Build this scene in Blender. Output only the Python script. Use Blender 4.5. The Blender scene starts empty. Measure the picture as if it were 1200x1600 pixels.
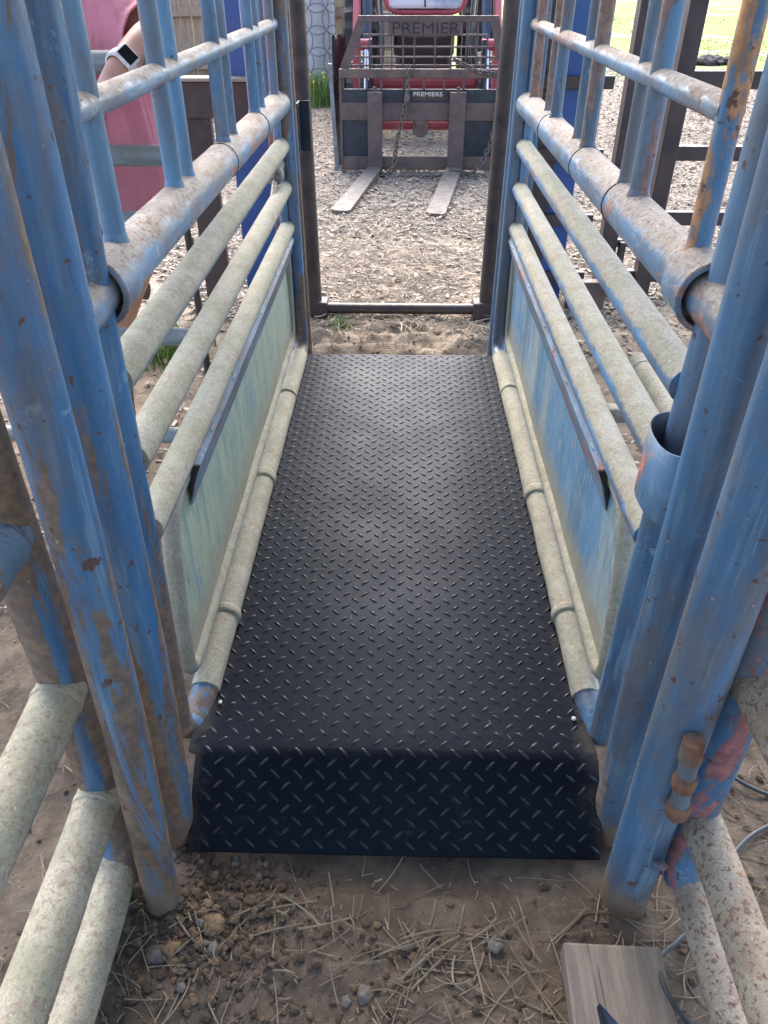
import bpy, bmesh, math, random
import numpy as np
from mathutils import Vector, Matrix, noise
R = math.radians
rng = random.Random(7)
nr = np.random.default_rng(11)
S = bpy.context.scene
COL = S.collection

# ------------------------------------------------------------------ camera, sky, sun, exposure
cd = bpy.data.cameras.new('camera')
cam = bpy.data.objects.new('camera', cd); COL.objects.link(cam)
cd.sensor_fit = 'VERTICAL'; cd.sensor_height = 36.0
cd.lens = 36.0 * 1170 / 1600
cd.clip_start = 0.02; cd.clip_end = 2000
cam.location = (0, 0, 1.29)
cam.rotation_euler = (R(90 - 35.676), 0, R(1.28))
S.camera = cam

SUN_EL, SUN_AZ = 44.0, -6.0        # sun behind bright cloud, ahead of the viewer
w = bpy.data.worlds.new('World'); S.world = w; w.use_nodes = True
nt = w.node_tree
bg = nt.nodes['Background']
sky = nt.nodes.new('ShaderNodeTexSky'); sky.sky_type = 'NISHITA'; sky.sun_disc = False
sky.sun_elevation = R(SUN_EL); sky.sun_rotation = R(SUN_AZ)
sky.air_density = 1.0; sky.dust_density = 3.5; sky.ozone_density = 1.0
nt.links.new(sky.outputs[0], bg.inputs[0]); bg.inputs[1].default_value = 0.15
sd = bpy.data.lights.new('sun', 'SUN'); sd.energy = 1.5; sd.angle = R(70); sd.color = (1, .985, .97)
sun = bpy.data.objects.new('sun', sd); COL.objects.link(sun)
sv = Vector((math.sin(R(SUN_AZ)) * math.cos(R(SUN_EL)), math.cos(R(SUN_AZ)) * math.cos(R(SUN_EL)), math.sin(R(SUN_EL))))
sun.rotation_euler = sv.to_track_quat('Z', 'Y').to_euler()
S.view_settings.view_transform = 'Standard'; S.view_settings.look = 'None'
S.view_settings.exposure = 2.3; S.view_settings.gamma = 1

# ------------------------------------------------------------------ node helpers
class NT:
    def __init__(s, name):
        s.m = bpy.data.materials.new(name); s.m.use_nodes = True
        s.t = s.m.node_tree; s.b = s.t.nodes['Principled BSDF']
        g = s.t.nodes.new('ShaderNodeNewGeometry'); s.pos = g.outputs['Position']; s.nrm = g.outputs['Normal']
    def n(s, typ, **k):
        o = s.t.nodes.new(typ)
        for a, v in k.items(): setattr(o, a, v)
        return o
    def l(s, a, b):
        if isinstance(a, (int, float, tuple)):
            if isinstance(a, tuple) and len(a) == 3 and b.type == 'RGBA': a = a + (1,)
            b.default_value = a
        else: s.t.links.new(a, b)
    def scale(s, v, vec):
        o = s.n('ShaderNodeVectorMath', operation='MULTIPLY'); s.l(v, o.inputs[0]); o.inputs[1].default_value = vec; return o.outputs[0]
    def noise(s, sc=5, det=4, rough=.55, vec=None, dist=0, color=False):
        o = s.n('ShaderNodeTexNoise'); s.l(vec or s.pos, o.inputs['Vector'])
        o.inputs['Scale'].default_value = sc; o.inputs['Detail'].default_value = det
        o.inputs['Roughness'].default_value = rough; o.inputs['Distortion'].default_value = dist
        return o.outputs['Color' if color else 'Fac']
    def voro(s, sc=5, vec=None, feature='F1'):
        o = s.n('ShaderNodeTexVoronoi', feature=feature); s.l(vec or s.pos, o.inputs['Vector']); o.inputs['Scale'].default_value = sc
        return o
    def ramp(s, v, a, b, lo=0., hi=1.):
        o = s.n('ShaderNodeMapRange', interpolation_type='SMOOTHSTEP'); s.l(v, o.inputs['Value'])
        for i, x in enumerate((a, b, lo, hi)): s.l(float(x), o.inputs[i + 1])
        return o.outputs[0]
    def math(s, op, a, b=0., clamp=False):
        o = s.n('ShaderNodeMath', operation=op, use_clamp=clamp); s.l(a, o.inputs[0]); s.l(b, o.inputs[1]); return o.outputs[0]
    def mix(s, f, a, b):
        o = s.n('ShaderNodeMix', data_type='RGBA'); s.l(f, o.inputs[0]); s.l(a, o.inputs[6]); s.l(b, o.inputs[7]); return o.outputs[2]
    def sep(s, v):
        o = s.n('ShaderNodeSeparateXYZ'); s.l(v, o.inputs[0]); return o.outputs
    def bump(s, h, st=.3, d=.01, prev=None):
        o = s.n('ShaderNodeBump'); s.l(h, o.inputs['Height']); o.inputs['Strength'].default_value = st; o.inputs['Distance'].default_value = d
        if prev: s.l(prev, o.inputs['Normal'])
        return o.outputs[0]
    def out(s, col=None, rough=None, normal=None, metal=None, spec=None, coat=None):
        if col is not None: s.l(col, s.b.inputs['Base Color'])
        if rough is not None: s.l(rough, s.b.inputs['Roughness'])
        if normal is not None: s.l(normal, s.b.inputs['Normal'])
        if metal is not None: s.l(metal, s.b.inputs['Metallic'])
        if spec is not None: s.l(spec, s.b.inputs['Specular IOR Level'])
        if coat is not None: s.l(coat, s.b.inputs['Coat Weight'])
        return s.m

def paint(name, blue=(.045, .15, .36), light=(.16, .30, .46), streak=(1, 1, .16), rust=.5, lichen=0., rusty=(.17, .075, .045),
          lich=(.36, .33, .22), lich2=(.23, .24, .13), ltop=(-.05, .55), rough=.42, mud=.10, chalk=.5, seed=0., speck=.35, grime=.62):
    m = NT(name)
    off = m.n('ShaderNodeVectorMath', operation='ADD'); m.l(m.pos, off.inputs[0]); off.inputs[1].default_value = (seed, seed * 1.7, seed * .6)
    P0 = off.outputs[0]; Ps = m.scale(P0, streak)
    a = m.noise(16, 5, .6, Ps, .4); b = m.noise(70, 4, .65, Ps); c = m.noise(9, 6, .62, Ps, .8); f = m.noise(300, 3, .6, P0)
    col = m.mix(m.ramp(a, .35, .68), blue, tuple(x * .62 for x in blue))
    ch = m.math('MULTIPLY', m.ramp(c, .45, .72), chalk)
    col = m.mix(ch, col, light)
    col = m.mix(m.math('MULTIPLY', m.ramp(b, .5, .75), .45), col, light)
    sc_ = m.noise(38, 5, .7, m.scale(P0, (1, 1, .05) if streak[2] < 1 else (1, .06, 1)))
    col = m.mix(m.ramp(sc_, .60, .66, 0, .55), col, light)
    col = m.mix(m.ramp(m.noise(18, 8, .78, P0, .3), .62, .645, 0, .6), col, tuple(min(1, x * 1.25) for x in light))
    # grime film
    col = m.mix(m.math('MULTIPLY', m.ramp(m.noise(6, 7, .7, m.scale(P0, (1.6, 1.6, .45)) if streak[2] < 1 else P0, .5), .44, .62), grime), col, m.mix(m.noise(40, 4, .6, P0), (.12, .095, .075), (.21, .175, .14)))
    # rust patches with ragged edges
    r1 = m.noise(11, 9, .72, Ps, .6)
    thr = .72 - .25 * rust
    rm = m.ramp(r1, thr, thr + .035)
    rcol = m.mix(m.ramp(m.noise(60, 5, .6, P0), .35, .7), rusty, tuple(min(1, x * 1.9) for x in rusty))
    col = m.mix(m.math('MULTIPLY', rm, .85), col, rcol)
    # small chips
    cp = m.ramp(m.noise(48, 4, .6, P0), .655, .675)
    col = m.mix(m.math('MULTIPLY', cp, .9), col, (.11, .055, .04))
    nz = m.sep(m.nrm)[2]
    rv = m.math('MULTIPLY', rm, .25)
    lm = None
    if lichen > 0:
        t = m.math('ADD', nz, m.math('MULTIPLY', m.math('SUBTRACT', m.noise(20, 6, .7, P0), .5), 1.5))
        lm = m.math('MULTIPLY', m.ramp(t, ltop[0], ltop[1]), lichen)
        lc = m.mix(m.ramp(m.noise(13, 6, .65, P0), .4, .62), lich, lich2)
        lc = m.mix(m.math('MULTIPLY', m.ramp(f, .42, .66), .6), lc, tuple(x * .55 for x in lich))
        lc = m.mix(m.math('MULTIPLY', m.ramp(m.noise(24, 6, .7, P0, .5), .54, .60), .55), lc, (.32, .25, .19))
        lc = m.mix(m.math('MULTIPLY', m.ramp(m.noise(110, 5, .75, P0, .3), .53, .59), speck), lc, (.20, .10, .065))
        lc = m.mix(m.ramp(m.noise(140, 3, .6, P0), .68, .72), lc, (.6, .58, .52))
        col = m.mix(lm, col, lc)
        rv = m.math('ADD', rv, m.math('MULTIPLY', lm, .45))
    # mud splash above the dirt
    pz = m.sep(m.pos)[2]
    mm = m.ramp(m.math('SUBTRACT', pz, m.math('MULTIPLY', m.noise(22, 6, .7, P0), mud * 1.4)), -.04, mud * .45, 1, 0)
    col = m.mix(mm, col, m.mix(m.noise(50, 4, .6, P0), (.13, .095, .065), (.26, .19, .135)))
    rv = m.math('ADD', rv, m.math('MULTIPLY', mm, .4))
    # dried mud specks
    sp = m.ramp(m.noise(95, 2, .5, P0), .745, .765)
    col = m.mix(sp, col, (.33, .29, .23))
    rg = m.math('ADD', m.ramp(b, .3, .8, rough - .08, rough + .14), rv, clamp=True)
    h = m.math('ADD', m.math('MULTIPLY', a, .8), m.math('MULTIPLY', f, .25)); h = m.math('ADD', h, m.math('MULTIPLY', m.noise(30, 4, .6, P0), .9))
    h = m.math('ADD', h, m.math('MULTIPLY', rm, .25))
    if lm is not None: h = m.math('ADD', h, m.math('MULTIPLY', m.math('MULTIPLY', lm, m.noise(120, 5, .7, P0)), 1.3))
    return m.out(col, rg, m.bump(h, .55, .0022), spec=.5)

def plain(name, c, rough=.5, metal=0., var=.25, sc=30, bump=.2, bd=.002, c2=None):
    m = NT(name)
    a = m.noise(sc, 5, .6)
    col = m.mix(m.ramp(a, .35, .7), c, c2 or tuple(x * (1 - var) for x in c))
    return m.out(col, m.ramp(m.noise(sc * 2, 3), .3, .7, max(.03, rough - .08), min(1, rough + .1)), m.bump(m.noise(sc * 5, 4), bump, bd), metal)

M = {}
M['post_l'] = paint('blue_post_paint', (.065, .19, .37), (.21, .36, .48), (1, 1, .10), 1.0, 0, rough=.3, chalk=.55, seed=1.3, rusty=(.15, .092, .05))
M['post_l2'] = paint('worn_post_paint', (.065, .18, .35), (.20, .31, .40), (1, 1, .09), 1.12, 0, rusty=(.14, .088, .046), rough=.32, chalk=.5, seed=4.2)
M['post_r'] = paint('dull_blue_post_paint', (.075, .18, .32), (.23, .35, .44), (1, 1, .12), .55, 0, rusty=(.22, .15, .10), rough=.4, chalk=.6, seed=7.7)
M['bar'] = paint('bar_paint', (.09, .23, .40), (.24, .39, .52), (1, 1, .2), .62, 0, rusty=(.19, .09, .06), rough=.42, seed=2.9)
M['bar_o'] = paint('orange_rusted_bar_paint', (.09, .23, .40), (.24, .39, .52), (1, 1, .2), 1.0, 0, rusty=(.36, .17, .05), rough=.42, seed=31.9)
M['bar_r'] = paint('brown_bar_paint', (.09, .18, .29), (.24, .33, .40), (1, 1, .2), .85, 0, rusty=(.20, .12, .085), rough=.5, seed=9.1)
M['rail'] = paint('lichen_rail_paint', (.09, .24, .45), (.36, .44, .50), (1, .3, 1), .45, .97, lich=(.44, .41, .32), lich2=(.34, .34, .23), ltop=(-.45, -.1), rough=.45, seed=3.3)
M['rail_r'] = paint('half_bare_rail_paint', (.10, .26, .48), (.38, .46, .53), (1, .3, 1), .45, .97, lich=(.44, .41, .33), lich2=(.35, .34, .24), ltop=(.15, .38), rough=.45, seed=3.9)
M['bigrail'] = paint('big_rail_paint', (.12, .26, .43), (.42, .48, .52), (1, .4, 1), .6, .88, lich=(.43, .37, .30), lich2=(.34, .27, .21), ltop=(.2, .7), speck=.9, rusty=(.24, .13, .10), rough=.4, seed=5.3)
M['near_rail'] = paint('near_rail_paint', (.08, .17, .28), (.25, .29, .30), (1, .5, 1), .5, .97, lich=(.50, .44, .32), lich2=(.36, .34, .23), speck=.45, ltop=(-.75, -.05), rusty=(.2, .1, .07), rough=.5, mud=.02, seed=6.1)
M['near_rail_r'] = paint('rusty_near_rail_paint', (.10, .17, .24), (.25, .27, .27), (1, .5, 1), 1.0, .9, lich=(.47, .40, .29), lich2=(.36, .27, .19), ltop=(-.8, -.1), rusty=(.24, .12, .08), speck=1., rough=.55, mud=.02, seed=8.8)
M['bottom'] = paint('bottom_pipe_paint', (.12, .24, .38), (.38, .42, .42), (1, .4, 1), .2, .95, lich=(.43, .41, .32), lich2=(.34, .33, .25), ltop=(-.9, .0), rough=.55, mud=.01, seed=2.2)
M['galv'] = paint('grey_blue_pipe_paint', (.20, .27, .33), (.33, .37, .40), (.3, 1, 1), .35, .3, rusty=(.2, .13, .1), rough=.4, mud=.01, seed=1.9)

def plate_mat(name, base, cover, cover2, amt, red):
    m = NT(name); Ps = m.scale(m.pos, (1, 1, .16)); Pl = m.scale(m.pos, (1, 1, .3))
    col = m.mix(m.ramp(m.noise(10, 5, .6, Ps), .35, .65), base, tuple(x * .65 for x in base))
    cv = m.mix(m.ramp(m.noise(26, 6, .7, Ps), .4, .65), cover, cover2)
    t = m.math('ADD', m.noise(7, 8, .7, Ps, .4), amt)
    col = m.mix(m.ramp(t, .50, .66, 0, .92), col, cv)
    col = m.mix(m.math('MULTIPLY', m.ramp(m.noise(90, 5, .7, Ps), .5, .7), .5), col, tuple(min(1, x * 1.4) for x in cover))
    col = m.mix(m.ramp(m.noise(9, 7, .7, Pl), .66, .70, 0, red), col, (.30, .10, .07))
    col = m.mix(m.ramp(m.noise(60, 2), .73, .75), col, (.06, .05, .05))
    pz = m.sep(m.pos)[2]
    lo = m.ramp(m.math('SUBTRACT', pz, m.math('MULTIPLY', m.noise(18, 6, .7), .20)), .13, .23, 1, 0)
    col = m.mix(lo, col, (.34, .32, .24))
    return m.out(col, m.ramp(m.noise(40, 4), .3, .7, .4, .62), m.bump(m.noise(28, 6, .6, Ps), .4, .003))
M['plate_l'] = plate_mat('green_mottled_plate', (.09, .24, .45), (.42, .47, .33), (.25, .35, .28), .17, .3)
M['plate_r'] = plate_mat('scuffed_blue_plate', (.15, .32, .50), (.42, .46, .40), (.28, .40, .47), .03, .6)
M['strip_l'] = paint('grey_flange_paint', (.15, .22, .31), (.27, .32, .37), (1, .4, 1), .5, 0, rusty=(.2, .11, .09), rough=.5, seed=12)
M['strip_r'] = paint('reddish_flange_paint', (.19, .30, .43), (.33, .40, .46), (1, .3, 1), .7, 0, rusty=(.30, .12, .09), rough=.5, seed=13)

def rubber():
    m = NT('black_rubber')
    a = m.noise(6, 6, .6); s = m.noise(120, 4, .7)
    col = m.mix(m.ramp(a, .4, .7), (.008, .010, .0155), (.012, .015, .022))
    col = m.mix(m.math('MULTIPLY', m.ramp(m.noise(22, 8, .75), .58, .72), .35), col, (.12, .11, .10))
    ex = m.math('ABSOLUTE', m.sep(m.pos)[0])
    ed = m.math('MULTIPLY', m.ramp(m.math('ADD', ex, m.math('MULTIPLY', m.math('SUBTRACT', m.noise(16, 7, .75), .5), .16)), .33, .38), .5)
    col = m.mix(ed, col, (.10, .085, .068))
    col = m.mix(m.ramp(m.noise(260, 2), .74, .78, 0, .5), col, (.22, .2, .17))
    return m.out(col, m.ramp(a, .3, .7, .42, .52), m.bump(s, .08, .0005), spec=.09)
M['tread'] = plain('polished_rubber_tread', (.014, .018, .027), .33, 0, .4, 60, .05, .0003)
M['rubber'] = rubber(); M['rubber'].node_tree.nodes['Principled BSDF'].inputs['Specular Tint'].default_value = (.45, .62, 1, 1)
M['dark_pipe'] = plain('dark_bare_steel_pipe', (.075, .062, .062), .42, .35, .4, 14, .2, c2=(.035, .032, .04))
M['dark_sq'] = plain('dark_brown_steel', (.065, .048, .052), .5, .2, .35, 9, .2, c2=(.045, .036, .04))
M['blue_sheet'] = plain('royal_blue_sheet', (.018, .07, .26), .4, 0, .4, 5, .15, c2=(.03, .10, .30))
M['fork'] = plain('brown_painted_fork_steel', (.12, .085, .085), .5, .15, .3, 12, .3, c2=(.085, .06, .062))
M['fork_rust'] = plain('rusty_fork_steel', (.15, .10, .085), .6, .1, .4, 10, .3, c2=(.08, .06, .06))
M['fork_dark'] = plain('blue_black_plate', (.028, .04, .06), .45, .2, .4, 14, .2)
M['tine'] = plain('worn_grey_tine', (.15, .13, .115), .65, .1, .45, 16, .3, c2=(.09, .08, .075))
M['chain'] = plain('old_steel_chain', (.17, .145, .125), .5, .5, .4, 60)
M['red'] = plain('tractor_red_paint', (.36, .06, .08), .4, 0, .2, 8, .05)
M['black'] = plain('black_plastic', (.015, .016, .02), .35, 0, .3, 20, .1)
M['tyre'] = plain('tyre_rubber', (.022, .022, .024), .7, 0, .3, 30, .3)
M['chrome'] = plain('chrome_rod', (.7, .72, .75), .12, 1, .05)
M['hose'] = plain('grey_cable_sheath', (.06, .065, .075), .42, 0, .3, 60)
M['steelblue'] = plain('dark_blue_grey_steel', (.03, .045, .07), .35, .5, .3, 30)
M['darkgap'] = plain('dark_grimy_steel', (.035, .028, .024), .8, 0, .3, 50)
M['white'] = plain('white_plastic', (.75, .73, .75), .4, 0, .06)
M['cyan'] = plain('bright_blue_plastic', (.06, .32, .68), .35, 0, .1)
M['purple'] = plain('purple_plastic', (.32, .16, .38), .4, 0, .1)
M['letter_w'] = plain('white_lettering', (.62, .60, .56), .6, 0, .3, 40)
M['letter_d'] = plain('dark_cut_lettering', (.03, .025, .03), .8, 0, .2)
M['decal'] = plain('brown_black_decal', (.06, .04, .03), .5, 0, .3)
def glassy():
    m = NT('headlight_glass'); col = m.mix(m.ramp(m.noise(5, 3), .4, .6), (.75, .78, .85), (.35, .42, .58))
    return m.out(col, .12)
M['lens'] = glassy()
def skin():
    m = NT('skin'); a = m.noise(14, 5, .6)
    col = m.mix(m.ramp(a, .3, .7), (.60, .34, .26), (.50, .25, .18))
    m.out(col, .5, m.bump(m.noise(250, 3), .1, .0006)); m.b.inputs['Subsurface Weight'].default_value = .08; m.b.inputs['Subsurface Scale'].default_value = .02
    return m.m
M['skin'] = skin()
def cloth(name, c):
    m = NT(name); a = m.noise(7, 4, .6)
    col = m.mix(m.ramp(a, .3, .7), c, tuple(x * .88 for x in c))
    h = m.math('ADD', m.math('MULTIPLY', m.noise(9, 3, .5, m.scale(m.pos, (1.6, 1.6, .45)), 1.2), 1.), m.math('MULTIPLY', m.noise(600, 2), .03))
    m.out(col, .9, m.bump(h, .6, .03)); m.b.inputs['Sheen Weight'].default_value = .25
    return m.m
M['shirt'] = cloth('pink_cotton', (.68, .23, .30))
M['shorts'] = cloth('dark_cloth', (.03, .03, .04))
M['hair'] = plain('brown_hair', (.10, .055, .03), .55, 0, .4, 60, .5)
M['shoe'] = plain('brown_boot_leather', (.10, .06, .035), .6)
M['screen'] = plain('watch_glass', (.008, .01, .016), .08, 0, .2)
M['band'] = plain('pale_watch_band', (.72, .66, .64), .5, 0, .05)

def wood(name, c, c2, axis=(8, 1, 8), gray=.5, seams=0):
    m = NT(name); P = m.scale(m.pos, axis)
    wv = m.noise(14, 6, .6, P, .8); fine = m.noise(60, 4, .7, P)
    col = m.mix(m.ramp(wv, .35, .65), c, c2)
    col = m.mix(m.math('MULTIPLY', m.ramp(fine, .5, .7), .5), col, tuple(x * .6 for x in c2))
    ck = m.ramp(m.noise(10, 3, .5, m.scale(m.pos, tuple(a * (2.2 if a >= 3 else .25) for a in axis))), .66, .69)
    col = m.mix(m.math('MULTIPLY', ck, .75), col, tuple(x * .3 for x in c2))
    return m.out(col, .8, m.bump(m.math('SUBTRACT', m.math('ADD', wv, fine), ck), .5, .004))
M['wood_board'] = wood('weathered_board', (.27, .225, .18), (.19, .16, .135), (5, .35, 5))
M['wood_fence'] = wood('cedar_fence_board', (.42, .30, .21), (.30, .20, .14), (3, 3, .3))
M['wood_new'] = wood('fresh_pine_board', (.62, .47, .30), (.50, .36, .22), (3, 3, .3))
M['wood_edge'] = wood('grey_timber_edge', (.36, .32, .27), (.27, .24, .2), (.4, 4, 4))
M['grass'] = plain('grass_blade', (.10, .19, .035), .6, 0, .4, 3, .1, c2=(.16, .24, .06))
M['straw'] = plain('dry_straw', (.42, .34, .23), .7, 0, .4, 12, .1, c2=(.26, .20, .14))
M['needles'] = plain('dry_pine_straw', (.47, .40, .31), .7, 0, .4, 9, .1, c2=(.30, .24, .18))
def clods():
    m = NT('clay_clods'); g = m.n('ShaderNodeNewGeometry'); o = m.n('ShaderNodeValToRGB'); m.t.links.new(g.outputs['Random Per Island'], o.inputs[0])
    e = o.color_ramp.elements; e[0].color = (.075, .058, .045, 1); e[1].color = (.26, .175, .105, 1); a = o.color_ramp.elements.new(.55); a.color = (.14, .105, .075, 1)
    col = m.mix(m.math('MULTIPLY', m.noise(120, 5, .7), .5), o.outputs[0], (.10, .08, .065))
    return m.out(col, .95, m.bump(m.noise(220, 5, .7), .8, .003), spec=.15)
M['stone'] = clods()
M['stone_o'] = plain('orange_clay_lump', (.25, .17, .10), .9, 0, .4, 25, .6, .006)
M['stone_g'] = plain('grey_pebble', (.17, .15, .13), .8, 0, .35, 40, .5, .004)
def chips():
    m = NT('wood_chips'); g = m.n('ShaderNodeNewGeometry')
    o = m.n('ShaderNodeValToRGB'); m.t.links.new(g.outputs['Random Per Island'], o.inputs[0])
    e = o.color_ramp.elements; e[0].color = (.15, .12, .098, 1); e[1].color = (.38, .325, .27, 1)
    a = o.color_ramp.elements.new(.5); a.color = (.235, .195, .16, 1)
    a = o.color_ramp.elements.new(.85); a.color = (.30, .255, .21, 1)
    return m.out(o.outputs[0], .85)
M['chips'] = chips()

def ground_mat():
    m = NT('yard_ground'); x, y, z = m.sep(m.pos)
    # trodden earth near the chute
    dirt = m.mix(m.ramp(m.noise(9, 7, .65), .35, .65), (.115, .090, .070), (.195, .152, .115))
    dirt = m.mix(m.ramp(m.noise(45, 6, .7), .45, .7, 0, .6), dirt, (.24, .19, .15))
    dirt = m.mix(m.ramp(m.noise(4, 5, .6), .5, .65, 0, .6), dirt, (.085, .068, .056))
    # pale dust and straw litter
    lit = m.mix(m.ramp(m.noise(60, 6, .75), .35, .65), (.21, .165, .125), (.36, .30, .23))
    mul = m.mix(m.ramp(m.noise(45, 5, .8), .38, .62), (.145, .12, .10), (.30, .25, .205))
    g = m.mix(m.ramp(m.noise(.5, 6, .7), .35, .6), (.13, .22, .035), (.20, .27, .06))
    g = m.mix(m.ramp(m.noise(7, 6, .8), .4, .7, 0, .5), g, (.27, .29, .10))
    yn = m.math('ADD', y, m.math('MULTIPLY', m.math('SUBTRACT', m.noise(3, 5, .6), .5), 1.2))
    col = m.mix(m.ramp(yn, 2.4, 3.2), dirt, lit)
    col = m.mix(m.ramp(yn, 4.2, 5.2), col, mul)
    # strip of lit earth outside the chute on the left
    # lawn with worn bare patches
    yl = m.math('ADD', m.math('SUBTRACT', y, m.math('MULTIPLY', x, .05)), m.math('MULTIPLY', m.math('SUBTRACT', m.noise(.35, 6, .65), .5), 9))
    bare = m.mix(m.ramp(m.noise(20, 5, .7), .4, .6), (.27, .22, .17), (.36, .30, .23))
    g = m.mix(m.ramp(m.noise(.16, 6, .6, m.scale(m.pos, (1, 1.6, 1))), .52, .60), g, bare)
    col = m.mix(m.ramp(yl, 12.2, 14.0), col, g)
    h = m.math('ADD', m.noise(30, 8, .7), m.math('MULTIPLY', m.noise(150, 5, .7), .35))
    return m.out(col, .93, m.bump(h, .8, .012), spec=.2)
M['ground'] = ground_mat()

# ------------------------------------------------------------------ object helpers
def tag(o, label=None, cat=None, group=None, kind=None):
    if label: o['label'] = label
    if cat: o['category'] = cat
    if group: o['group'] = group
    if kind: o['kind'] = kind
    return o
def thing(name, label, cat, loc=(0, 0, 0), group=None):
    o = bpy.data.objects.new(name, None); COL.objects.link(o); o.location = loc; o.empty_display_size = .1
    return tag(o, label, cat, group)
def wloc(o):
    v = Vector(o.location); p = o.parent
    while p: v += Vector(p.location); p = p.parent
    return v
class MB:
    """collects shapes (world coordinates) for one mesh object"""
    def __init__(s): s.v = []; s.f = []; s.sm = []
    def add(s, v, f, smooth=False):
        b = len(s.v); s.v += [tuple(p) for p in v]; s.f += [tuple(i + b for i in q) for q in f]; s.sm += [smooth] * len(f)
    def box(s, c, d, rot=None, bev=0.):
        hx, hy, hz = d[0] / 2, d[1] / 2, d[2] / 2
        bv = min(bev, hx * .9, hy * .9, hz * .9)
        bm = bmesh.new(); bmesh.ops.create_cube(bm, size=1)
        for v in bm.verts: v.co = Vector((v.co.x * d[0], v.co.y * d[1], v.co.z * d[2]))
        if bv > 0: bmesh.ops.bevel(bm, geom=bm.edges[:], offset=bv, segments=2, affect='EDGES', profile=.5)
        mt = Matrix.Translation(c) @ (rot.to_4x4() if rot is not None else Matrix.Identity(4))
        bm.transform(mt); s.bm(bm)
    def bm(s, bm, smooth=False):
        bm.verts.index_update()
        s.add([v.co.copy() for v in bm.verts], [[v.index for v in f.verts] for f in bm.faces], smooth); bm.free()
    def prism(s, poly, axis, a, b):
        """polygon given in the two other axes, extruded along axis from a to b"""
        def mk(p, t):
            l = list(p); l.insert(axis, t); return tuple(l)
        n = len(poly); v = [mk(p, a) for p in poly] + [mk(p, b) for p in poly]
        f = [tuple(range(n)), tuple(range(2 * n - 1, n - 1, -1))] + [(i, n + i, n + (i + 1) % n, (i + 1) % n) for i in range(n)]
        s.add(v, f)
    def cyl(s, p0, p1, r0, r1=None, n=20, cap=True): s.tube([p0, p1], r0, n=n, r_end=r1, cap=cap)
    def tube(s, pts, r, n=20, fil=0., r_end=None, cap=True, seg=6, closed=False, wob=0., step=None):
        P = [Vector(p) for p in pts]
        if fil > 0:
            Q = []; N = len(P); rg = range(N) if closed else range(1, N - 1)
            if not closed: Q.append(P[0])
            for i in rg:
                a, b, c = P[i - 1], P[i], P[(i + 1) % N]
                d0 = (a - b); d1 = (c - b); t = min(fil, d0.length * .48, d1.length * .48); d0.normalize(); d1.normalize()
                q0, q1 = b + d0 * t, b + d1 * t
                for k in range(seg + 1):
                    u = k / seg; Q.append((1 - u) ** 2 * q0 + 2 * u * (1 - u) * b + u * u * q1)
            if not closed: Q.append(P[-1])
            P = Q
        if step:
            Q = [P[0]]
            for a, b in zip(P, P[1:]):
                k = max(1, int((b - a).length / step))
                for i in range(1, k + 1): Q.append(a.lerp(b, i / k))
            P = Q
        N = len(P); vs = []; fs = []
        T = []
        for i in range(N):
            if closed: t = P[(i + 1) % N] - P[i - 1]
            else: t = P[min(i + 1, N - 1)] - P[max(i - 1, 0)]
            T.append(t.normalized())
        up = Vector((0, 0, 1)) if abs(T[0].z) < .9 else Vector((1, 0, 0))
        nrm = T[0].cross(up).normalized(); L = 0; tot = sum((P[i + 1] - P[i]).length for i in range(N - 1)) or 1
        for i in range(N):
            if i: L += (P[i] - P[i - 1]).length; nrm = (nrm - T[i] * nrm.dot(T[i])).normalized()
            bi = T[i].cross(nrm)
            rr = r if r_end is None else r + (r_end - r) * L / tot
            for k in range(n):
                a = 2 * math.pi * k / n; q = rr
                if wob: q *= 1 + wob * noise.noise(P[i] * 9 + Vector((math.cos(a), math.sin(a), 0)) * 1.3)
                vs.append(P[i] + (nrm * math.cos(a) + bi * math.sin(a)) * q)
        for i in range(N if closed else N - 1):
            j = (i + 1) % N
            for k in range(n): fs.append((i * n + k, i * n + (k + 1) % n, j * n + (k + 1) % n, j * n + k))
        s.add(vs, fs, True)
        if cap and not closed:
            s.add(vs[:n], [tuple(range(n - 1, -1, -1))]); s.add(vs[-n:], [tuple(range(n))])
    def collar(s, p, d, r, h=.012, th=.004, n=24):
        """weld ring / band round a pipe at p along d"""
        d = Vector(d).normalized(); p = Vector(p); R2 = r + th
        prof = [(-h / 2, r - .002), (-h / 2, R2 - th * .4), (-h / 4, R2), (h / 4, R2), (h / 2, R2 - th * .4), (h / 2, r - .002)]
        up = Vector((0, 0, 1)) if abs(d.z) < .9 else Vector((1, 0, 0)); a = d.cross(up).normalized(); b = d.cross(a)
        vs = []; m = len(prof)
        for k in range(n):
            t = 2 * math.pi * k / n
            for (u, q) in prof: vs.append(p + d * u + (a * math.cos(t) + b * math.sin(t)) * q)
        fs = [(k * m + i, k * m + i + 1, ((k + 1) % n) * m + i + 1, ((k + 1) % n) * m + i) for k in range(n) for i in range(m - 1)]
        s.add(vs, fs, True)
    def sphere(s, c, r, sc=(1, 1, 1), n=12):
        bm = bmesh.new(); bmesh.ops.create_uvsphere(bm, u_segments=n, v_segments=max(6, n // 2 + 2), radius=r)
        for v in bm.verts: v.co = Vector((v.co.x * sc[0], v.co.y * sc[1], v.co.z * sc[2])) + Vector(c)
        s.bm(bm, True)
    def build(s, name, mat, parent=None, **tags):
        me = bpy.data.meshes.new(name)
        off = wloc(parent) if parent else Vector((0, 0, 0))
        v = np.array([tuple(p) for p in s.v], dtype=float) - np.array(off)
        me.from_pydata(v.tolist(), [], s.f); me.polygons.foreach_set('use_smooth', s.sm); me.update()
        me.materials.append(mat)
        o = bpy.data.objects.new(name, me); COL.objects.link(o)
        if parent: o.parent = parent
        tag(o, **tags); return o
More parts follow.
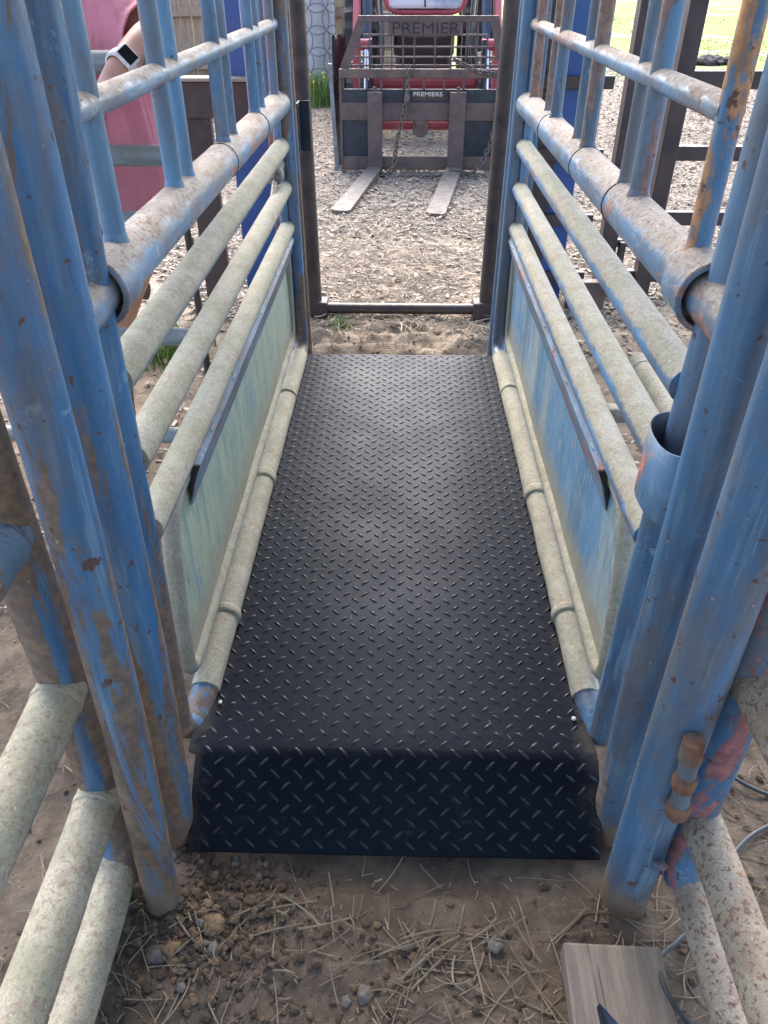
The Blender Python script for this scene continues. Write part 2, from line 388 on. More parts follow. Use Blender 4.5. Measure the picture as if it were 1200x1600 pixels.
def spline(pts, k=8):
    P = [Vector(p) for p in pts]; out = []
    for i in range(len(P) - 1):
        p0, p1, p2, p3 = P[max(0, i - 1)], P[i], P[i + 1], P[min(len(P) - 1, i + 2)]
        for j in range(k):
            t = j / k; out.append(.5 * ((2 * p1) + (p2 - p0) * t + (2 * p0 - 5 * p1 + 4 * p2 - p3) * t * t + (3 * p1 - p0 - 3 * p2 + p3) * t ** 3))
    return out + [P[-1]]
def base_origin(o):
    """move a top-level mesh's origin to the foot of its shape"""
    me = o.data; n = len(me.vertices); a = np.empty(n * 3); me.vertices.foreach_get('co', a); a = a.reshape(-1, 3)
    c = np.array(((a[:, 0].min() + a[:, 0].max()) / 2, (a[:, 1].min() + a[:, 1].max()) / 2, a[:, 2].min()))
    me.vertices.foreach_set('co', (a - c).ravel()); me.update(); o.location = Vector(c) + Vector(o.location); return o

# ------------------------------------------------------------------ ground
def smooth(a, b, x):
    t = min(1, max(0, (x - a) / (b - a))); return t * t * (3 - 2 * t)
def hgt(x, y, fine=True):
    h = 0.0
    h += .085 * smooth(2.62, 2.98, y + .05 * noise.noise(Vector((x * 5, y * 5, 3))))
    side = smooth(.46, .75, abs(x)); h += .03 * side * (1 - smooth(2.7, 3.0, y)) * smooth(.7, 1.3, y)
    r = math.hypot(x, y - 1)
    if fine and r < 9:
        k = 1 if r < 4 else .6
        h += k * (.012 * noise.fractal(Vector((x * 3, y * 3, 0)), 1, 2, 3) + .007 * noise.fractal(Vector((x * 17, y * 17, 5)), .9, 2, 4))
        if 2.55 < y < 3.05 and abs(x) < .5: h += .03 * noise.fractal(Vector((x * 11, y * 14, 8)), .8, 2, 4)
        if y < 1.2: h += .010 * abs(noise.noise(Vector((x * 36, y * 36, 1)))) * (1 if x < -.08 or y < .45 else .4)
    if abs(x) < .33 and .66 < y < 2.55: h = min(h, -.01)
    if r > 9: h += .25 * smooth(15, 60, r) * noise.noise(Vector((x * .03, y * .03, 2)))
    return h
def axis_coords(lo, a, b, hi, d, g=1.12):
    c = list(np.arange(a, b + 1e-6, d)); s = d; x = b
    while x < hi: s *= g; x += s; c.append(x)
    s = d; x = a; pre = []
    while x > lo: s *= g; x -= s; pre.append(x)
    return pre[::-1] + c
xs = axis_coords(-260, -1.35, 1.35, 260, .014); ys = axis_coords(-60, .25, 3.4, 500, .014, 1.09)
gv = [(x, y, hgt(x, y)) for y in ys for x in xs]; nx = len(xs)
gf = [(j * nx + i, j * nx + i + 1, (j + 1) * nx + i + 1, (j + 1) * nx + i) for j in range(len(ys) - 1) for i in range(nx - 1)]
g = MB(); g.add(gv, gf, True); g.build('ground', M['ground'], kind='structure')

# wood chips, straw, clods: countless litter lying on the ground
def scatter_chips():
    N = 85000; V = []; F = []
    t = nr.random(N) ** 1.3
    y = 3.1 + t * 10.5; half = .9 + (y - 3) * .62
    x = (nr.random(N) * 2 - 1) * half + .1
    keep = (y > 4.3) | (nr.random(N) < .22) | (np.abs(x) > .6)
    x, y = x[keep], y[keep]; n = len(x)
    # outside the chute, both flanks
    n2 = 5000; y2 = 1.3 + nr.random(n2) * 2.4; x2 = (.62 + nr.random(n2) ** 1.0 * 1.2) * np.where(nr.random(n2) < .62, 1, -1)
    x = np.concatenate([x, x2]); y = np.concatenate([y, y2]); n = len(x)
    a = nr.random(n) * math.pi; L = .004 + .017 * nr.random(n) ** 2.2 + .0008 * np.maximum(0, y - 5); W = L * (.25 + .35 * nr.random(n))
    tl = (nr.random((n, 2)) - .5) * .55
    for i in range(n):
        ca, sa = math.cos(a[i]), math.sin(a[i]); l, ww = L[i], W[i]; z = hgt(x[i], y[i], y[i] < 7) + .004 + .006 * (i % 3)
        b = len(V); tx, ty = tl[i]
        for (u, v) in ((-l, -ww), (l, -ww * .6), (l * .9, ww), (-l * .8, ww * .8)):
            px, py = u * ca - v * sa, u * sa + v * ca; V.append((x[i] + px, y[i] + py, z + px * tx + py * ty))
        for k in range(4): q = V[b + k]; V.append((q[0], q[1], q[2] - .003))
        F += [(b, b + 1, b + 2, b + 3), (b, b + 4, b + 5, b + 1), (b + 1, b + 5, b + 6, b + 2), (b + 2, b + 6, b + 7, b + 3), (b + 3, b + 7, b + 4, b)]
    m = MB(); m.v = V; m.f = F; m.sm = [False] * len(F)
    m.build('wood_chips', M['chips'], label='pale wood chip mulch spread over the yard beyond the chute', cat='mulch', kind='stuff')
scatter_chips()

def scatter_straw(name, spots, mat, label, cat, r0=.0009):
    V = []; F = []
    for (x, y, L, curl, rr) in spots:
        a = rng.random() * 2 * math.pi; n = 6; z0 = hgt(x, y) + .003 + rng.random() * .008; cx, cy = x, y; lift = rng.uniform(-.2, .12); rr *= rng.choice((.7, 1, 1.5))
        b = len(V); k = rng.uniform(-curl, curl)
        for i in range(n + 1):
            u = i / n; z = max(hgt(cx, cy) + .002, z0 + lift * L * math.sin(u * math.pi) * .6)
            nxp, nyp = -math.sin(a), math.cos(a)
            V += [(cx + nxp * rr, cy + nyp * rr, z), (cx - nxp * rr, cy - nyp * rr, z), (cx, cy, z + rr * 1.5)]
            cx += math.cos(a) * L / n; cy += math.sin(a) * L / n; a += k / n
        for i in range(n):
            q = b + i * 3
            for s_ in range(3): F.append((q + s_, q + (s_ + 1) % 3, q + 3 + (s_ + 1) % 3, q + 3 + s_))
    m = MB(); m.v = V; m.f = F; m.sm = [False] * len(F)
    return m.build(name, mat, label=label, cat=cat, kind='stuff')
sp = []
for i in range(420): sp.append((rng.uniform(-.62, .50), rng.uniform(.42, .70), rng.choice((.008, .015, .02, .035, .06, .09)), rng.choice((.1, .4, .9)), rng.uniform(.0006, .0012)))
for i in range(38): sp.append((rng.gauss(0.03, .10), rng.gauss(.54, .04), rng.uniform(.03, .13), rng.choice((.3, .6, 1.5)), rng.uniform(.0007, .0013)))
for i in range(260): sp.append((rng.uniform(.42, .95), rng.uniform(.42, 1.2), rng.uniform(.03, .13), rng.choice((.5, 1, 2)), rng.uniform(.0006, .0013)))
for i in range(240): sp.append((rng.uniform(-1.05, -.45), rng.uniform(.42, 1.6), rng.uniform(.02, .10), rng.choice((.5, 1, 2)), rng.uniform(.0006, .0013)))
for i in range(260): sp.append((rng.uniform(-.5, .5), rng.uniform(2.6, 3.05), rng.uniform(.03, .12), rng.choice((1, 2)), rng.uniform(.0008, .0015)))
scatter_straw('straw', sp, M['straw'], 'dry straw stalks scattered over the brown dirt around the chute', 'straw')
sp = []
for i in range(3600):
    y = 3.0 + abs(rng.gauss(0, 1.0)); sp.append((rng.uniform(-.9, 1.0), y, rng.uniform(.05, .16), rng.choice((2, 3.5, 5)), rng.uniform(.0012, .0022)))
scatter_straw('pine_straw', sp, M['needles'], 'curled dry pine straw lying beyond the dark end frame', 'pine straw')

def rock_mesh(m, c, r, seed, sub=1, flat=.6):
    bm = bmesh.new(); bmesh.ops.create_icosphere(bm, subdivisions=sub, radius=1)
    o = Vector((seed * 3.1, seed * 1.7, seed)); sx, sy = .75 + .5 * ((seed * 7.13) % 1), .75 + .5 * ((seed * 3.77) % 1)
    for v in bm.verts:
        k = 1 + .45 * noise.noise(v.co * 1.6 + o) + .25 * noise.noise(v.co * 5 + o)
        v.co = Vector((v.co.x * r * k * sx, v.co.y * r * k * sy, v.co.z * r * k * flat)) + Vector(c)
    m.bm(bm, sub > 2)
cl = MB(); cg = MB()
for i in range(4200):
    q = rng.random()
    if q < .50: x, y = rng.gauss(-.30, .09), rng.gauss(.64, .085)
    elif q < .66: x, y = rng.uniform(-.6, .2), rng.uniform(.42, .62)
    elif q < .80: x, y = rng.uniform(.0, .9), rng.uniform(.42, 1.0)
    elif q < .93: x, y = rng.uniform(-1.1, -.48), rng.uniform(.45, 1.7)
    else: x, y = rng.uniform(-.4, .4), rng.uniform(2.62, 3.0)
    if y > .73 and y < 2.6 and abs(x) < .37: continue
    r = .0013 + .008 * rng.random() ** 4
    rock_mesh(cl if rng.random() < .93 else cg, (x, y, hgt(x, y) + r * .25), r, i * .37, 1, .7)
cl.build('dirt_clods', M['stone'], label='crumbly brown dirt clods strewn along the mat edge and posts', cat='dirt clods', kind='stuff')
cg.build('pebbles', M['stone_g'], label='tiny grey pebbles mixed into the trodden dirt', cat='pebbles', kind='stuff')
rocks = [(-.382, .560, .016, 'stone_g', 'flat grey-brown stone at the foot of the left entry posts'),
         (-.360, .567, .014, 'stone_o', 'upright orange clay lump beside the flat grey-brown stone'),
         (-.297, .603, .015, 'stone_o', 'largest orange clay lump in the clods left of the ramp flap'),
         (-.290, .566, .010, 'stone_g', 'small grey stone just below the largest orange clay lump'),
         (-.314, .640, .010, 'stone_o', 'small tan clay lump nearest the left corner of the ramp flap'),
         (.168, .583, .012, 'stone_g', 'rounded tan pebble in the dirt just right of the centre straw'),
         (-.041, .504, .013, 'stone_g', 'brown oval stone lying among the centre straw')]
for i, (x, y, r, mt, lb) in enumerate(rocks):
    m = MB(); rock_mesh(m, (x, y, hgt(x, y) + r * .3), r, i * 1.9 + .4, 3, .62)
    base_origin(m.build('stone', M[mt], label=lb, cat='stone', group='larger stones in the foreground dirt'))
def grass_tuft(name, c, n, h, spread, label, mat, flowers=0):
    m = MB()
    for i in range(n):
        x, y = c[0] + rng.gauss(0, spread), c[1] + rng.gauss(0, spread * .8); z = hgt(x, y) - .005; a = rng.random() * 6.28; L = h * rng.uniform(.5, 1.1); b = rng.uniform(.1, .7) * L; wd = rng.uniform(.0018, .0045) * (1 + h * 2)
        ca, sa = math.cos(a), math.sin(a); v = []
        for k in range(4):
            u = k / 3; ww = wd * (1 - u * .93); px, py = x + ca * b * u * u, y + sa * b * u * u
            v += [(px - sa * ww, py + ca * ww, z + L * u), (px + sa * ww, py - ca * ww, z + L * u)]
        m.add(v, [(0, 1, 3, 2), (2, 3, 5, 4), (4, 5, 7, 6)])
    o = m.build(name, mat, label=label, cat='plant', kind=None if name == 'weed_clump' and c[1] > 9.4 else 'stuff')
    base_origin(o)
    return o
grass_tuft('grass_tuft', (-.93, 2.78), 320, .10, .085, 'green grass tuft under the left corral pipe beside the chute', M['grass'])
grass_tuft('grass_tuft', (-.245, 3.02), 60, .05, .03, 'small green sprout in the dirt under the dark end frame', M['grass'])
M['petal'] = plain('yellow_petals', (.7, .55, .05), .6)
weed = grass_tuft('weed_clump', (-1.0, 9.6), 900, .34, .16, 'tall green weeds growing at the foot of the patterned column', M['grass'])
o = grass_tuft('weed_clump', (-2.5, 9.2), 700, .16, .3, 'low weeds along the timber edging by the cedar fence', M['grass'])
for i in range(12):
    fl = MB(); c = (-1.0 + rng.gauss(0, .12), 9.5 + rng.gauss(0, .1), .36 + rng.uniform(-.08, .06)); fl.sphere(c, .014, n=6); fl.cyl((c[0], c[1], .08), c, .003, n=5)
    fl.build('flower', M['petal'], weed)
# lawn blades: sparse clumps so that the far grass has a nap
V = []; F = []
for i in range(14000):
    y = 13.2 + rng.random() ** 1.6 * 26; x = rng.uniform(1.5, 3 + y * .62)
    if noise.noise(Vector((x * .16, y * .26, 4))) > .12: continue
    z = hgt(x, y, False); a = rng.random() * 3.14; s_ = .006 + .0004 * y; h = rng.uniform(.015, .035)
    b = len(V); V += [(x - s_ * math.cos(a), y - s_ * math.sin(a), z), (x + s_ * math.cos(a), y + s_ * math.sin(a), z), (x + rng.uniform(-.03, .03), y + rng.uniform(-.03, .03), z + h)]
    F.append((b, b + 1, b + 2))
m = MB(); m.v = V; m.f = F; m.sm = [False] * len(F)
m.build('lawn_grass', M['grass'], label='short pale green grass of the far lawn at upper right', cat='grass', kind='stuff')

m = MB()
for i in range(40):
    rock_mesh(m, (5.1 + rng.gauss(0, .22), 14.5 + rng.gauss(0, .10), hgt(5.1, 14.5, False) + .05), rng.uniform(.05, .13), i * .7, 2, .6)
base_origin(m.build('dirt_heap', plain('dark_soil', (.06, .05, .05), .95, 0, .4, 8, .6, .02), label='low dark heap of soil at the edge of the far lawn', cat='heap'))

# ------------------------------------------------------------------ unseen roof, guessed and added to shade the near half of the chute
rf = thing('added_shade_roof', None, None, (0, 0, 0)); rf['kind'] = 'structure'
m = MB(); vs = []; xs_ = np.arange(-1.1, 1.61, .04); 
for yy in (-6.0, 3.3):
    for i, x in enumerate(xs_): vs.append((x, yy, 2.72 + .012 * math.sin(i * 1.5708) + .03 * (yy + 6)))
for yy in (-6.0, 3.3):
    for i, x in enumerate(xs_): vs.append((x, yy, 2.724 + .012 * math.sin(i * 1.5708) + .03 * (yy + 6)))
k = len(xs_); m.add(vs, [(i, i + 1, k + i + 1, k + i) for i in range(k - 1)] + [(2 * k + i, 3 * k + i, 3 * k + i + 1, 2 * k + i + 1) for i in range(k - 1)], True)
m.build('shade_roof_sheet', M['galv'], rf)
for yy in (-5.9, -4, -2, 0, 2, 3.2):
    m = MB(); m.box((.25, yy, 2.63 + .03 * (yy + 6)), (2.68, .05, .12), None, .004); m.build('shade_roof_rafter', M['wood_fence'], rf)
for xx in (-1.05, 1.55):
    for yy in (-5.8, -.6):
        m = MB(); m.box((xx, yy, 1.35 + .015 * (yy + 6)), (.10, .10, 2.62 + .03 * (yy + 6)), None, .005); m.build('post', M['wood_fence'], rf)  # posts carrying the added roof, also out of view
# ------------------------------------------------------------------ cattle chute
ch = thing('cattle_chute', 'weathered blue pipe cattle chute with solid lower side plates and black floor mat', 'cattle chute', (0, 1.75, 0))
def side(s):
    L = s < 0; X = .385 * s
    pm, pr = (M['post_l'], M['bar']) if L else (M['post_r'], M['bar'])
    # bent outer tube: near upright, bottom run, far upright
    nearx = ((-.408, .15), (-.394, .58), (-.387, .92), (-.372, 1.27)) if L else ((.388, .15), (.389, .65), (.397, 1.02), (.401, 1.27))
    m = MB(); yn = .903
    m.tube([(nearx[3][0], yn, 2.05)] + [(a_, yn, b_) for a_, b_ in reversed(nearx)] + [(.385 * s, yn + .01, .128), (.3735 * s, .985, .146), (.3705 * s, 1.06, .157), (.366 * s, 2.62, .158), (.375 * s, 2.66, 2.05)], .0265, 28, .05, seg=8, step=.08, wob=.012)
    o = m.build('side_frame', pm, ch); fr = o
    # muck-covered lower run: a sleeve of caked dirt along the same tube
    m = MB(); m.tube([(.3735 * s, .985, .147), (.3705 * s, 1.06, .158), (.3660 * s, 2.55, .158)], .0285, 24, step=.03, wob=.06)
    m.build('caked_pipe_cover', M['bottom'], ch)
    cy = (2.22, 1.72, 1.18) if L else (2.266, 1.657, 1.198)
    for y in cy:
        c = MB(); c.collar((.3685 * s, y, .160), (0, 1, 0), .0290, .020 if y != cy[1] else .034, .0032)
        c.build('clamp_band', M['bottom'], ch)
    # plate with its own rounded tube border
    m = MB(); xr = .392 * s
    ring = [(xr, .962, .205), (xr, 2.555, .222), (xr, 2.575, .50), (xr, 2.55, .552), (xr, 1.06, .552), (xr, 1.015, .49)]
    m.tube(ring, .0165, 18, .06, closed=True, seg=5)
    o = m.build('plate_border_tube', M['rail'] if not L else M['bottom'], ch)
    m = MB(); 
    py = np.linspace(1.045, 2.56, 60); pz = np.linspace(.21, .55, 14); vs = []
    for sgn in (0, 1):
        for z in pz:
            for y in py:
                d = .004 * noise.noise(Vector((y * 3, z * 5, s)))
                vs.append(((.388 * s) + d + (.003 * s if sgn else 0), y - .075 * (1 - (y - 1.045) / 1.515) * (1 - max(0, (z - .21) / .34)), z - .012))
    n1 = len(py); off = n1 * len(pz); fs = []
    for q in (0, off):
        for j in range(len(pz) - 1):
            for i in range(n1 - 1): fs.append((q + j * n1 + i, q + j * n1 + i + 1, q + (j + 1) * n1 + i + 1, q + (j + 1) * n1 + i))
    m.add(vs, fs, True); m.build('side_plate', M['plate_l' if L else 'plate_r'], ch)
    # inclined flange strip above the plate
    m = MB(); a, b = 1.135, 2.60
    m.prism([(.362 * s, .560), (.365 * s, .562), (.3855 * s, .486), (.3835 * s, .485)], 1, a, b)
    m.prism([(.362 * s, .560), (.372 * s, .576), (.376 * s, .574), (.366 * s, .560)], 1, a, b)
    for k in range(5):
        y = 1.25 + k * .31 + rng.uniform(-.06, .06); m.sphere((.3665 * s, y, .566), .005, (.7, 3.5, .7), 8)
    o = m.build('flange_strip', M['strip_l' if L else 'strip_r'], ch)
    m = MB(); m.add([(.356 * s, a - .002, .572), (.371 * s, a - .002, .572), (.384 * s, a - .002, .508), (.356 * s, a + .004, .572), (.371 * s, a + .004, .572), (.384 * s, a + .004, .508)], [(0, 1, 2), (5, 4, 3), (0, 3, 4, 1), (1, 4, 5, 2), (2, 5, 3, 0)])
    m.build('end_tab', M['darkgap'], ch)
    # rails
    for (z, r, y0, mt) in ((.845, .026, .915, 'rail'), (.720, .0255, .915, 'rail'), (.595, .025, .915, 'rail')):
        m = MB(); m.tube([(X, y0, z), (X, 2.655, z)], r, 24, step=.1, wob=.02); m.build('rail', M[mt if L else 'rail_r'], ch)
    m = MB(); m.tube([(X * 1.0, .955, .965), (X, 2.66, .965)], .036, 28, step=.1, wob=.012); br = m.build('top_rail', M['bigrail'], ch)
    m = MB(); ysl = .905 if L else .895
    m.tube([(X, .912, .965), (X, 2.66, .965)][:1] + [(X, .985, .965)], .043, 28, cap=False); m.tube([(X, .912, .965), (X, .985, .965)], .0395, 28, cap=False)
    m.collar((X, .915, .965), (0, 1, 0), .0405, .009, .005)
    m.build('rail_socket', M['bigrail'], ch)
    m = MB(); m.cyl((X, .80, .962), (X, .96, .965), .031, n=24); m.build('socket_pipe', M['bigrail'], ch)
    for y in ((1.725, 2.176) if L else (1.383, 1.705, 2.159)):
        c = MB(); c.collar((X, y, .965), (0, 1, 0), .0362, .004, .0012); c.build('rail_seam', M['darkgap'], ch)
    m = MB(); m.tube([(X, .93 if L else .995, 1.160), (X, 2.66, 1.172)], .0165, 20, step=.1, wob=.02); m.build('upper_rail', M['bigrail'], ch)
    m = MB(); m.tube([(X, .94, 1.62), (X, 2.66, 1.62)], .026, 20); m.build('header_rail', M['bar'], ch)
    # uprights between the rails
    if L: ups = [(1.028, .0150), (1.345, .0145), (1.430, .0135), (1.765, .0145), (1.86, .0125), (2.18, .0145), (2.275, .0125), (2.54, .014)]
    else: ups = [(.998, .0155), (1.300, .0160), (1.390, .0115), (1.72, .0150), (1.82, .0120), (2.12, .0145), (2.23, .0115), (2.50, .0140)]
    for k, (y, r) in enumerate(ups):
        mt = M['bar_o'] if (not L and k == 0) else M['bar'] if L or k in (1, 2) else M['bar_r']
        m = MB(); m.tube([(X, y, .992), (X, y, 1.615)], r, 18, step=.1, wob=.02)
        m.tube([(X, y, .990), (X, y, 1.013)], r + .0045, 18, r_end=r - .001); m.build('upright_bar', mt, ch)
    # far end guide tubes
    m = MB(); m.tube([(.358 * s, 2.745, .02), (.372 * s, 2.745, 2.05)], .0165, 18); m.build('far_guide_tube', M['post_r'] if not L else M['post_l'], ch)
    m = MB(); m.tube([(.392 * s, 2.60, .22), (.396 * s, 2.60, 2.05)], .014, 16); m.build('far_guide_tube', M['bar'], ch)
    m = MB(); m.box((.412 * s, 2.70, 1.02), (.05, .05, 2.0), None, .006); m.build('far_channel_post', M['bar_r'], ch)
side(-1); side(1)
m = MB(); m.box((-.352, 2.80, .87), (.012, .07, .155), None, .003); m.box((-.335, 2.835, .87), (.04, .006, .155), None, .002); m.build('latch_plate', M['steelblue'], ch)
m = MB(); m.cyl((-.40, 2.50, .78), (-.40, 2.66, .80), .022, n=18); m.collar((-.40, 2.51, .78), (0, 1, 0), .022, .03, .008); m.build('spring_housing', M['rail'], ch)
m = MB(); m.cyl((-.395, 2.50, .775), (-.392, 2.30, .69), .009, n=12); m.sphere((-.395, 2.49, .772), .017); m.build('latch_lever', M['chain'], ch)
# steel floor under the mat
m = MB(); m.box((0, 1.73, .062), (.70, 1.73, .125), None, .004); m.build('floor_frame', M['dark_sq'], ch)
# side stub on the right flank
m = MB(); m.tube([(.50, 1.12, .620), (.50, 1.47, .628)], .0235, 20); m.collar((.50, 1.43, .627), (0, 1, 0), .0235, .004, .0015); m.box((.447, 1.30, .60), (.09, .03, .03), None, .004)
m.build('hinge_stub', M['rail'], ch)

# ------------------------------------------------------------------ black diamond-tread mat
def mat_obj():
    m = MB(); FY, FZ = .846, .142
    def left(y): return -.357 if y > 1.0 else -.357 - .020 * smooth(1.0, .90, y)
    def prof():
        pts = [(2.60, FZ)]
        for y in np.arange(2.55, FY + .02, -.05): pts.append((float(y), FZ))
        for t in np.linspace(0, 1, 7):
            a = t * R(44); rr = .035; pts.append((FY + .015 - rr * math.sin(a), FZ - rr * (1 - math.cos(a))))
        y0, z0 = pts[-1]; n = 8
        for k in range(1, n + 1): pts.append((y0 - .108 * k / n, z0 - .118 * k / n + .006 * math.sin(k / n * math.pi)))
        return pts
    pr = prof(); n = len(pr); nxs = 24; top = []; 
    def width(i):
        y = pr[i][0]
        if y > FY + .0: return (left(y) if y > .87 else -.376, .355 + .012 * smooth(1.1, .9, y))
        return (-.362 - .006 * (FY - y) / .12, .368)
    for i in range(n):
        a, b = width(i); y, z = pr[i]
        for k in range(nxs + 1):
            x = a + (b - a) * k / nxs; top.append((x, y, z + .0025 * noise.noise(Vector((x * 4, y * 3, 0)))))
    th = .006; N = len(top)
    v = top + [(x, y + .001, z - th) for (x, y, z) in top]; W = nxs + 1; f = []
    for i in range(n - 1):
        for k in range(nxs):
            q = i * W + k; f.append((q, q + 1, q + W + 1, q + W)); f.append((N + q, N + q + W, N + q + W + 1, N + q + 1))
    m.add(v, f, True)
    f = []
    for i in range(n - 1):
        for k in (0, nxs): q = i * W + k; f.append((q, q + W, N + q + W, N + q))
    for k in range(nxs):
        for i in (0, n - 1): q = i * W + k; f.append((q, q + 1, N + q + 1, N + q))
    m.add(v, f, False)
    n_base = len(m.f)
    # raised treads: rows of lens shapes turned alternately left and right
    # walk the surface by arc length from the far edge
    S_ = [0]; 
    for i in range(1, n): S_.append(S_[-1] + math.hypot(pr[i][0] - pr[i - 1][0], pr[i][1] - pr[i - 1][1]))
    tot = S_[-1]; i = 0; row = 0; s = .012; d = .0202
    while s < tot - .010:
        while S_[i + 1] < s: i += 1
        u = (s - S_[i]) / (S_[i + 1] - S_[i]); y = pr[i][0] + (pr[i + 1][0] - pr[i][0]) * u; z = pr[i][1] + (pr[i + 1][1] - pr[i][1]) * u
        ty = (pr[i + 1][0] - pr[i][0]) / (S_[i + 1] - S_[i]); tz = (pr[i + 1][1] - pr[i][1]) / (S_[i + 1] - S_[i])
        T = Vector((0, -ty, -tz)); Nn = Vector((0, tz, -ty)); 
        if Nn.z < 0: Nn = -Nn
        a, b = width(min(i + 1, n - 1)); a = max(a, width(i)[0]); b = min(b, width(i)[1])
        k = 0; x = -.38 + (.0205 if row % 2 else 0)
        while x < b - .009:
            if x > a + .009:
                ang = R(42) if row % 2 else R(-42)
                ca, sa = math.cos(ang), math.sin(ang); l, ww, hh = .0130, .0030, .0028
                c = Vector((x, y, z + .0025 * noise.noise(Vector((x * 4, y * 3, 0)))))
                D = Vector((1, 0, 0)) * ca + T * sa; E_ = Vector((1, 0, 0)) * -sa + T * ca
                vs = []
                for (p, q, h) in ((-1, 0, -.1), (-.55, -.8, 0), (0, -1, 0), (.55, -.8, 0), (1, 0, -.1), (.55, .8, 0), (0, 1, 0), (-.55, .8, 0),
                                  (-.62, 0, .8), (-.3, -.3, 1), (.3, -.3, 1), (.62, 0, .8), (.3, .3, 1), (-.3, .3, 1)):
                    vs.append(c + D * (p * l) + E_ * (q * ww) + Nn * (h * hh))
                m.add(vs, [(0, 1, 9, 8), (1, 2, 10, 9), (2, 3, 10), (3, 4, 11, 10), (4, 5, 12, 11), (5, 6, 12), (6, 7, 13, 12), (7, 0, 8, 13), (8, 9, 13), (9, 10, 12, 13), (10, 11, 12)], True)
            x += .0410
        s += d; row += 1
    o = m.build('rubber_mat', M['rubber'], label='black diamond tread rubber mat on the chute floor with front flap bent down', cat='floor mat')
    o.data.materials.append(M['tread'])
    o.data.polygons.foreach_set('material_index', [0] * n_base + [1] * (len(o.data.polygons) - n_base))
    base_origin(o)
mat_obj()
# two crumbs lying on the mat
for (x, y, lb) in ((-.338, .955, 'tiny white pebble on the left edge of the black mat'), (.338, .93, 'tiny cream pebble on the right edge of the black mat')):
    m = MB(); rock_mesh(m, (x, y, .147), .0042, x * 9, 2, .7); base_origin(m.build('pebble', M['white'], label=lb, cat='pebble'))
m = MB(); rng2 = random.Random(3)
for k in range(90):
    x, y = rng2.uniform(-.33, .33), rng2.uniform(.87, 2.5); a = rng2.random() * 3.1; l = rng2.uniform(.003, .012)
    m.tube([(x, y, .1455), (x + l * math.cos(a), y + l * math.sin(a), .146)], .0005, 4)
m.build('straw_bits', M['straw'], label='sparse tiny straw bits fallen on the black mat', cat='straw', kind='stuff')

# ------------------------------------------------------------------ entry frame posts in front of the chute
def entry(s, pts, r, yy, label, mt):
    m = MB(); m.tube(pts, r, 32, step=.08, wob=.010)
    return m
ef = thing('entry_frame', 'pair of upright blue pipes either side of the mat flap nearest the chute', 'pipe frame', (0, .78, 0))
m = MB(); m.tube([(-.398, .767, -.05), (-.382, .767, .15), (-.368, .767, .45), (-.360, .767, .8), (-.357, .767, 1.08), (-.352, .767, 1.65), (-.352, .767, 2.02), (0, .776, 2.02)], .0290, 30, .06, step=.08, wob=.01)
m.build('left_pipe', M['post_l'], ef)
m = MB(); m.tube([(0, .776, 2.02), (.374, .785, 2.02), (.376, .79, 1.6), (.378, .79, .95), (.382, .79, .4), (.396, .79, -.05)], .0320, 30, .06, step=.08, wob=.01)
m.build('right_pipe', M['post_r'], ef)
of = thing('hoop_frame', 'rusty outer blue pipe hoop standing in the dirt in front of the entry pipes', 'pipe frame', (0, .65, 0))
m = MB(); m.tube([(-.395, .648, -.05), (-.388, .648, .1), (-.368, .648, .42), (-.354, .648, .82), (-.348, .648, 1.3), (-.345, .648, 2.10), (0, .655, 2.10)], .0290, 30, .06, step=.08, wob=.01)
m.build('left_pipe', M['post_l2'], of)
m = MB(); m.tube([(0, .655, 2.10), (.384, .666, 2.10), (.386, .666, 1.2), (.387, .666, .70), (.389, .666, .377), (.396, .666, -.05)], .0390, 32, .06, step=.08, wob=.01)
m.build('right_pipe', M['post_r'], of)
m = MB(); m.box((.405, .62, .19), (.02, .01, .014), None, .003); m.collar((.408, .624, .185), (.3, 1, .2), .008, .004, .004, 12)
m.build('weld_lug', M['bar_r'], of)
# sleeve welded on the right entry pipe
m = MB(); n = 36; vs = []; rings = []
for (z, k) in ((.690, 1), (.800, 1), (.800, .93), (.70, .93)):
    for i in range(n):
        t = 2 * math.pi * i / n; c, s_ = math.cos(t), math.sin(t)
        vs.append((.372 + .036 * k * math.copysign(abs(c) ** .8, c), .868 + .062 * k * math.copysign(abs(s_) ** .8, s_), z + (.006 * c if z > .75 else .0)))
m.add(vs, [(q * n + i, q * n + (i + 1) % n, (q + 1) * n + (i + 1) % n, (q + 1) * n + i) for q in range(3) for i in range(n)], True)
m.build('open_sleeve', paint('sleeve_paint', (.075, .17, .29), (.19, .28, .36), (1, 1, .3), .8, 0, rusty=(.34, .10, .07), rough=.4, seed=21), ef)

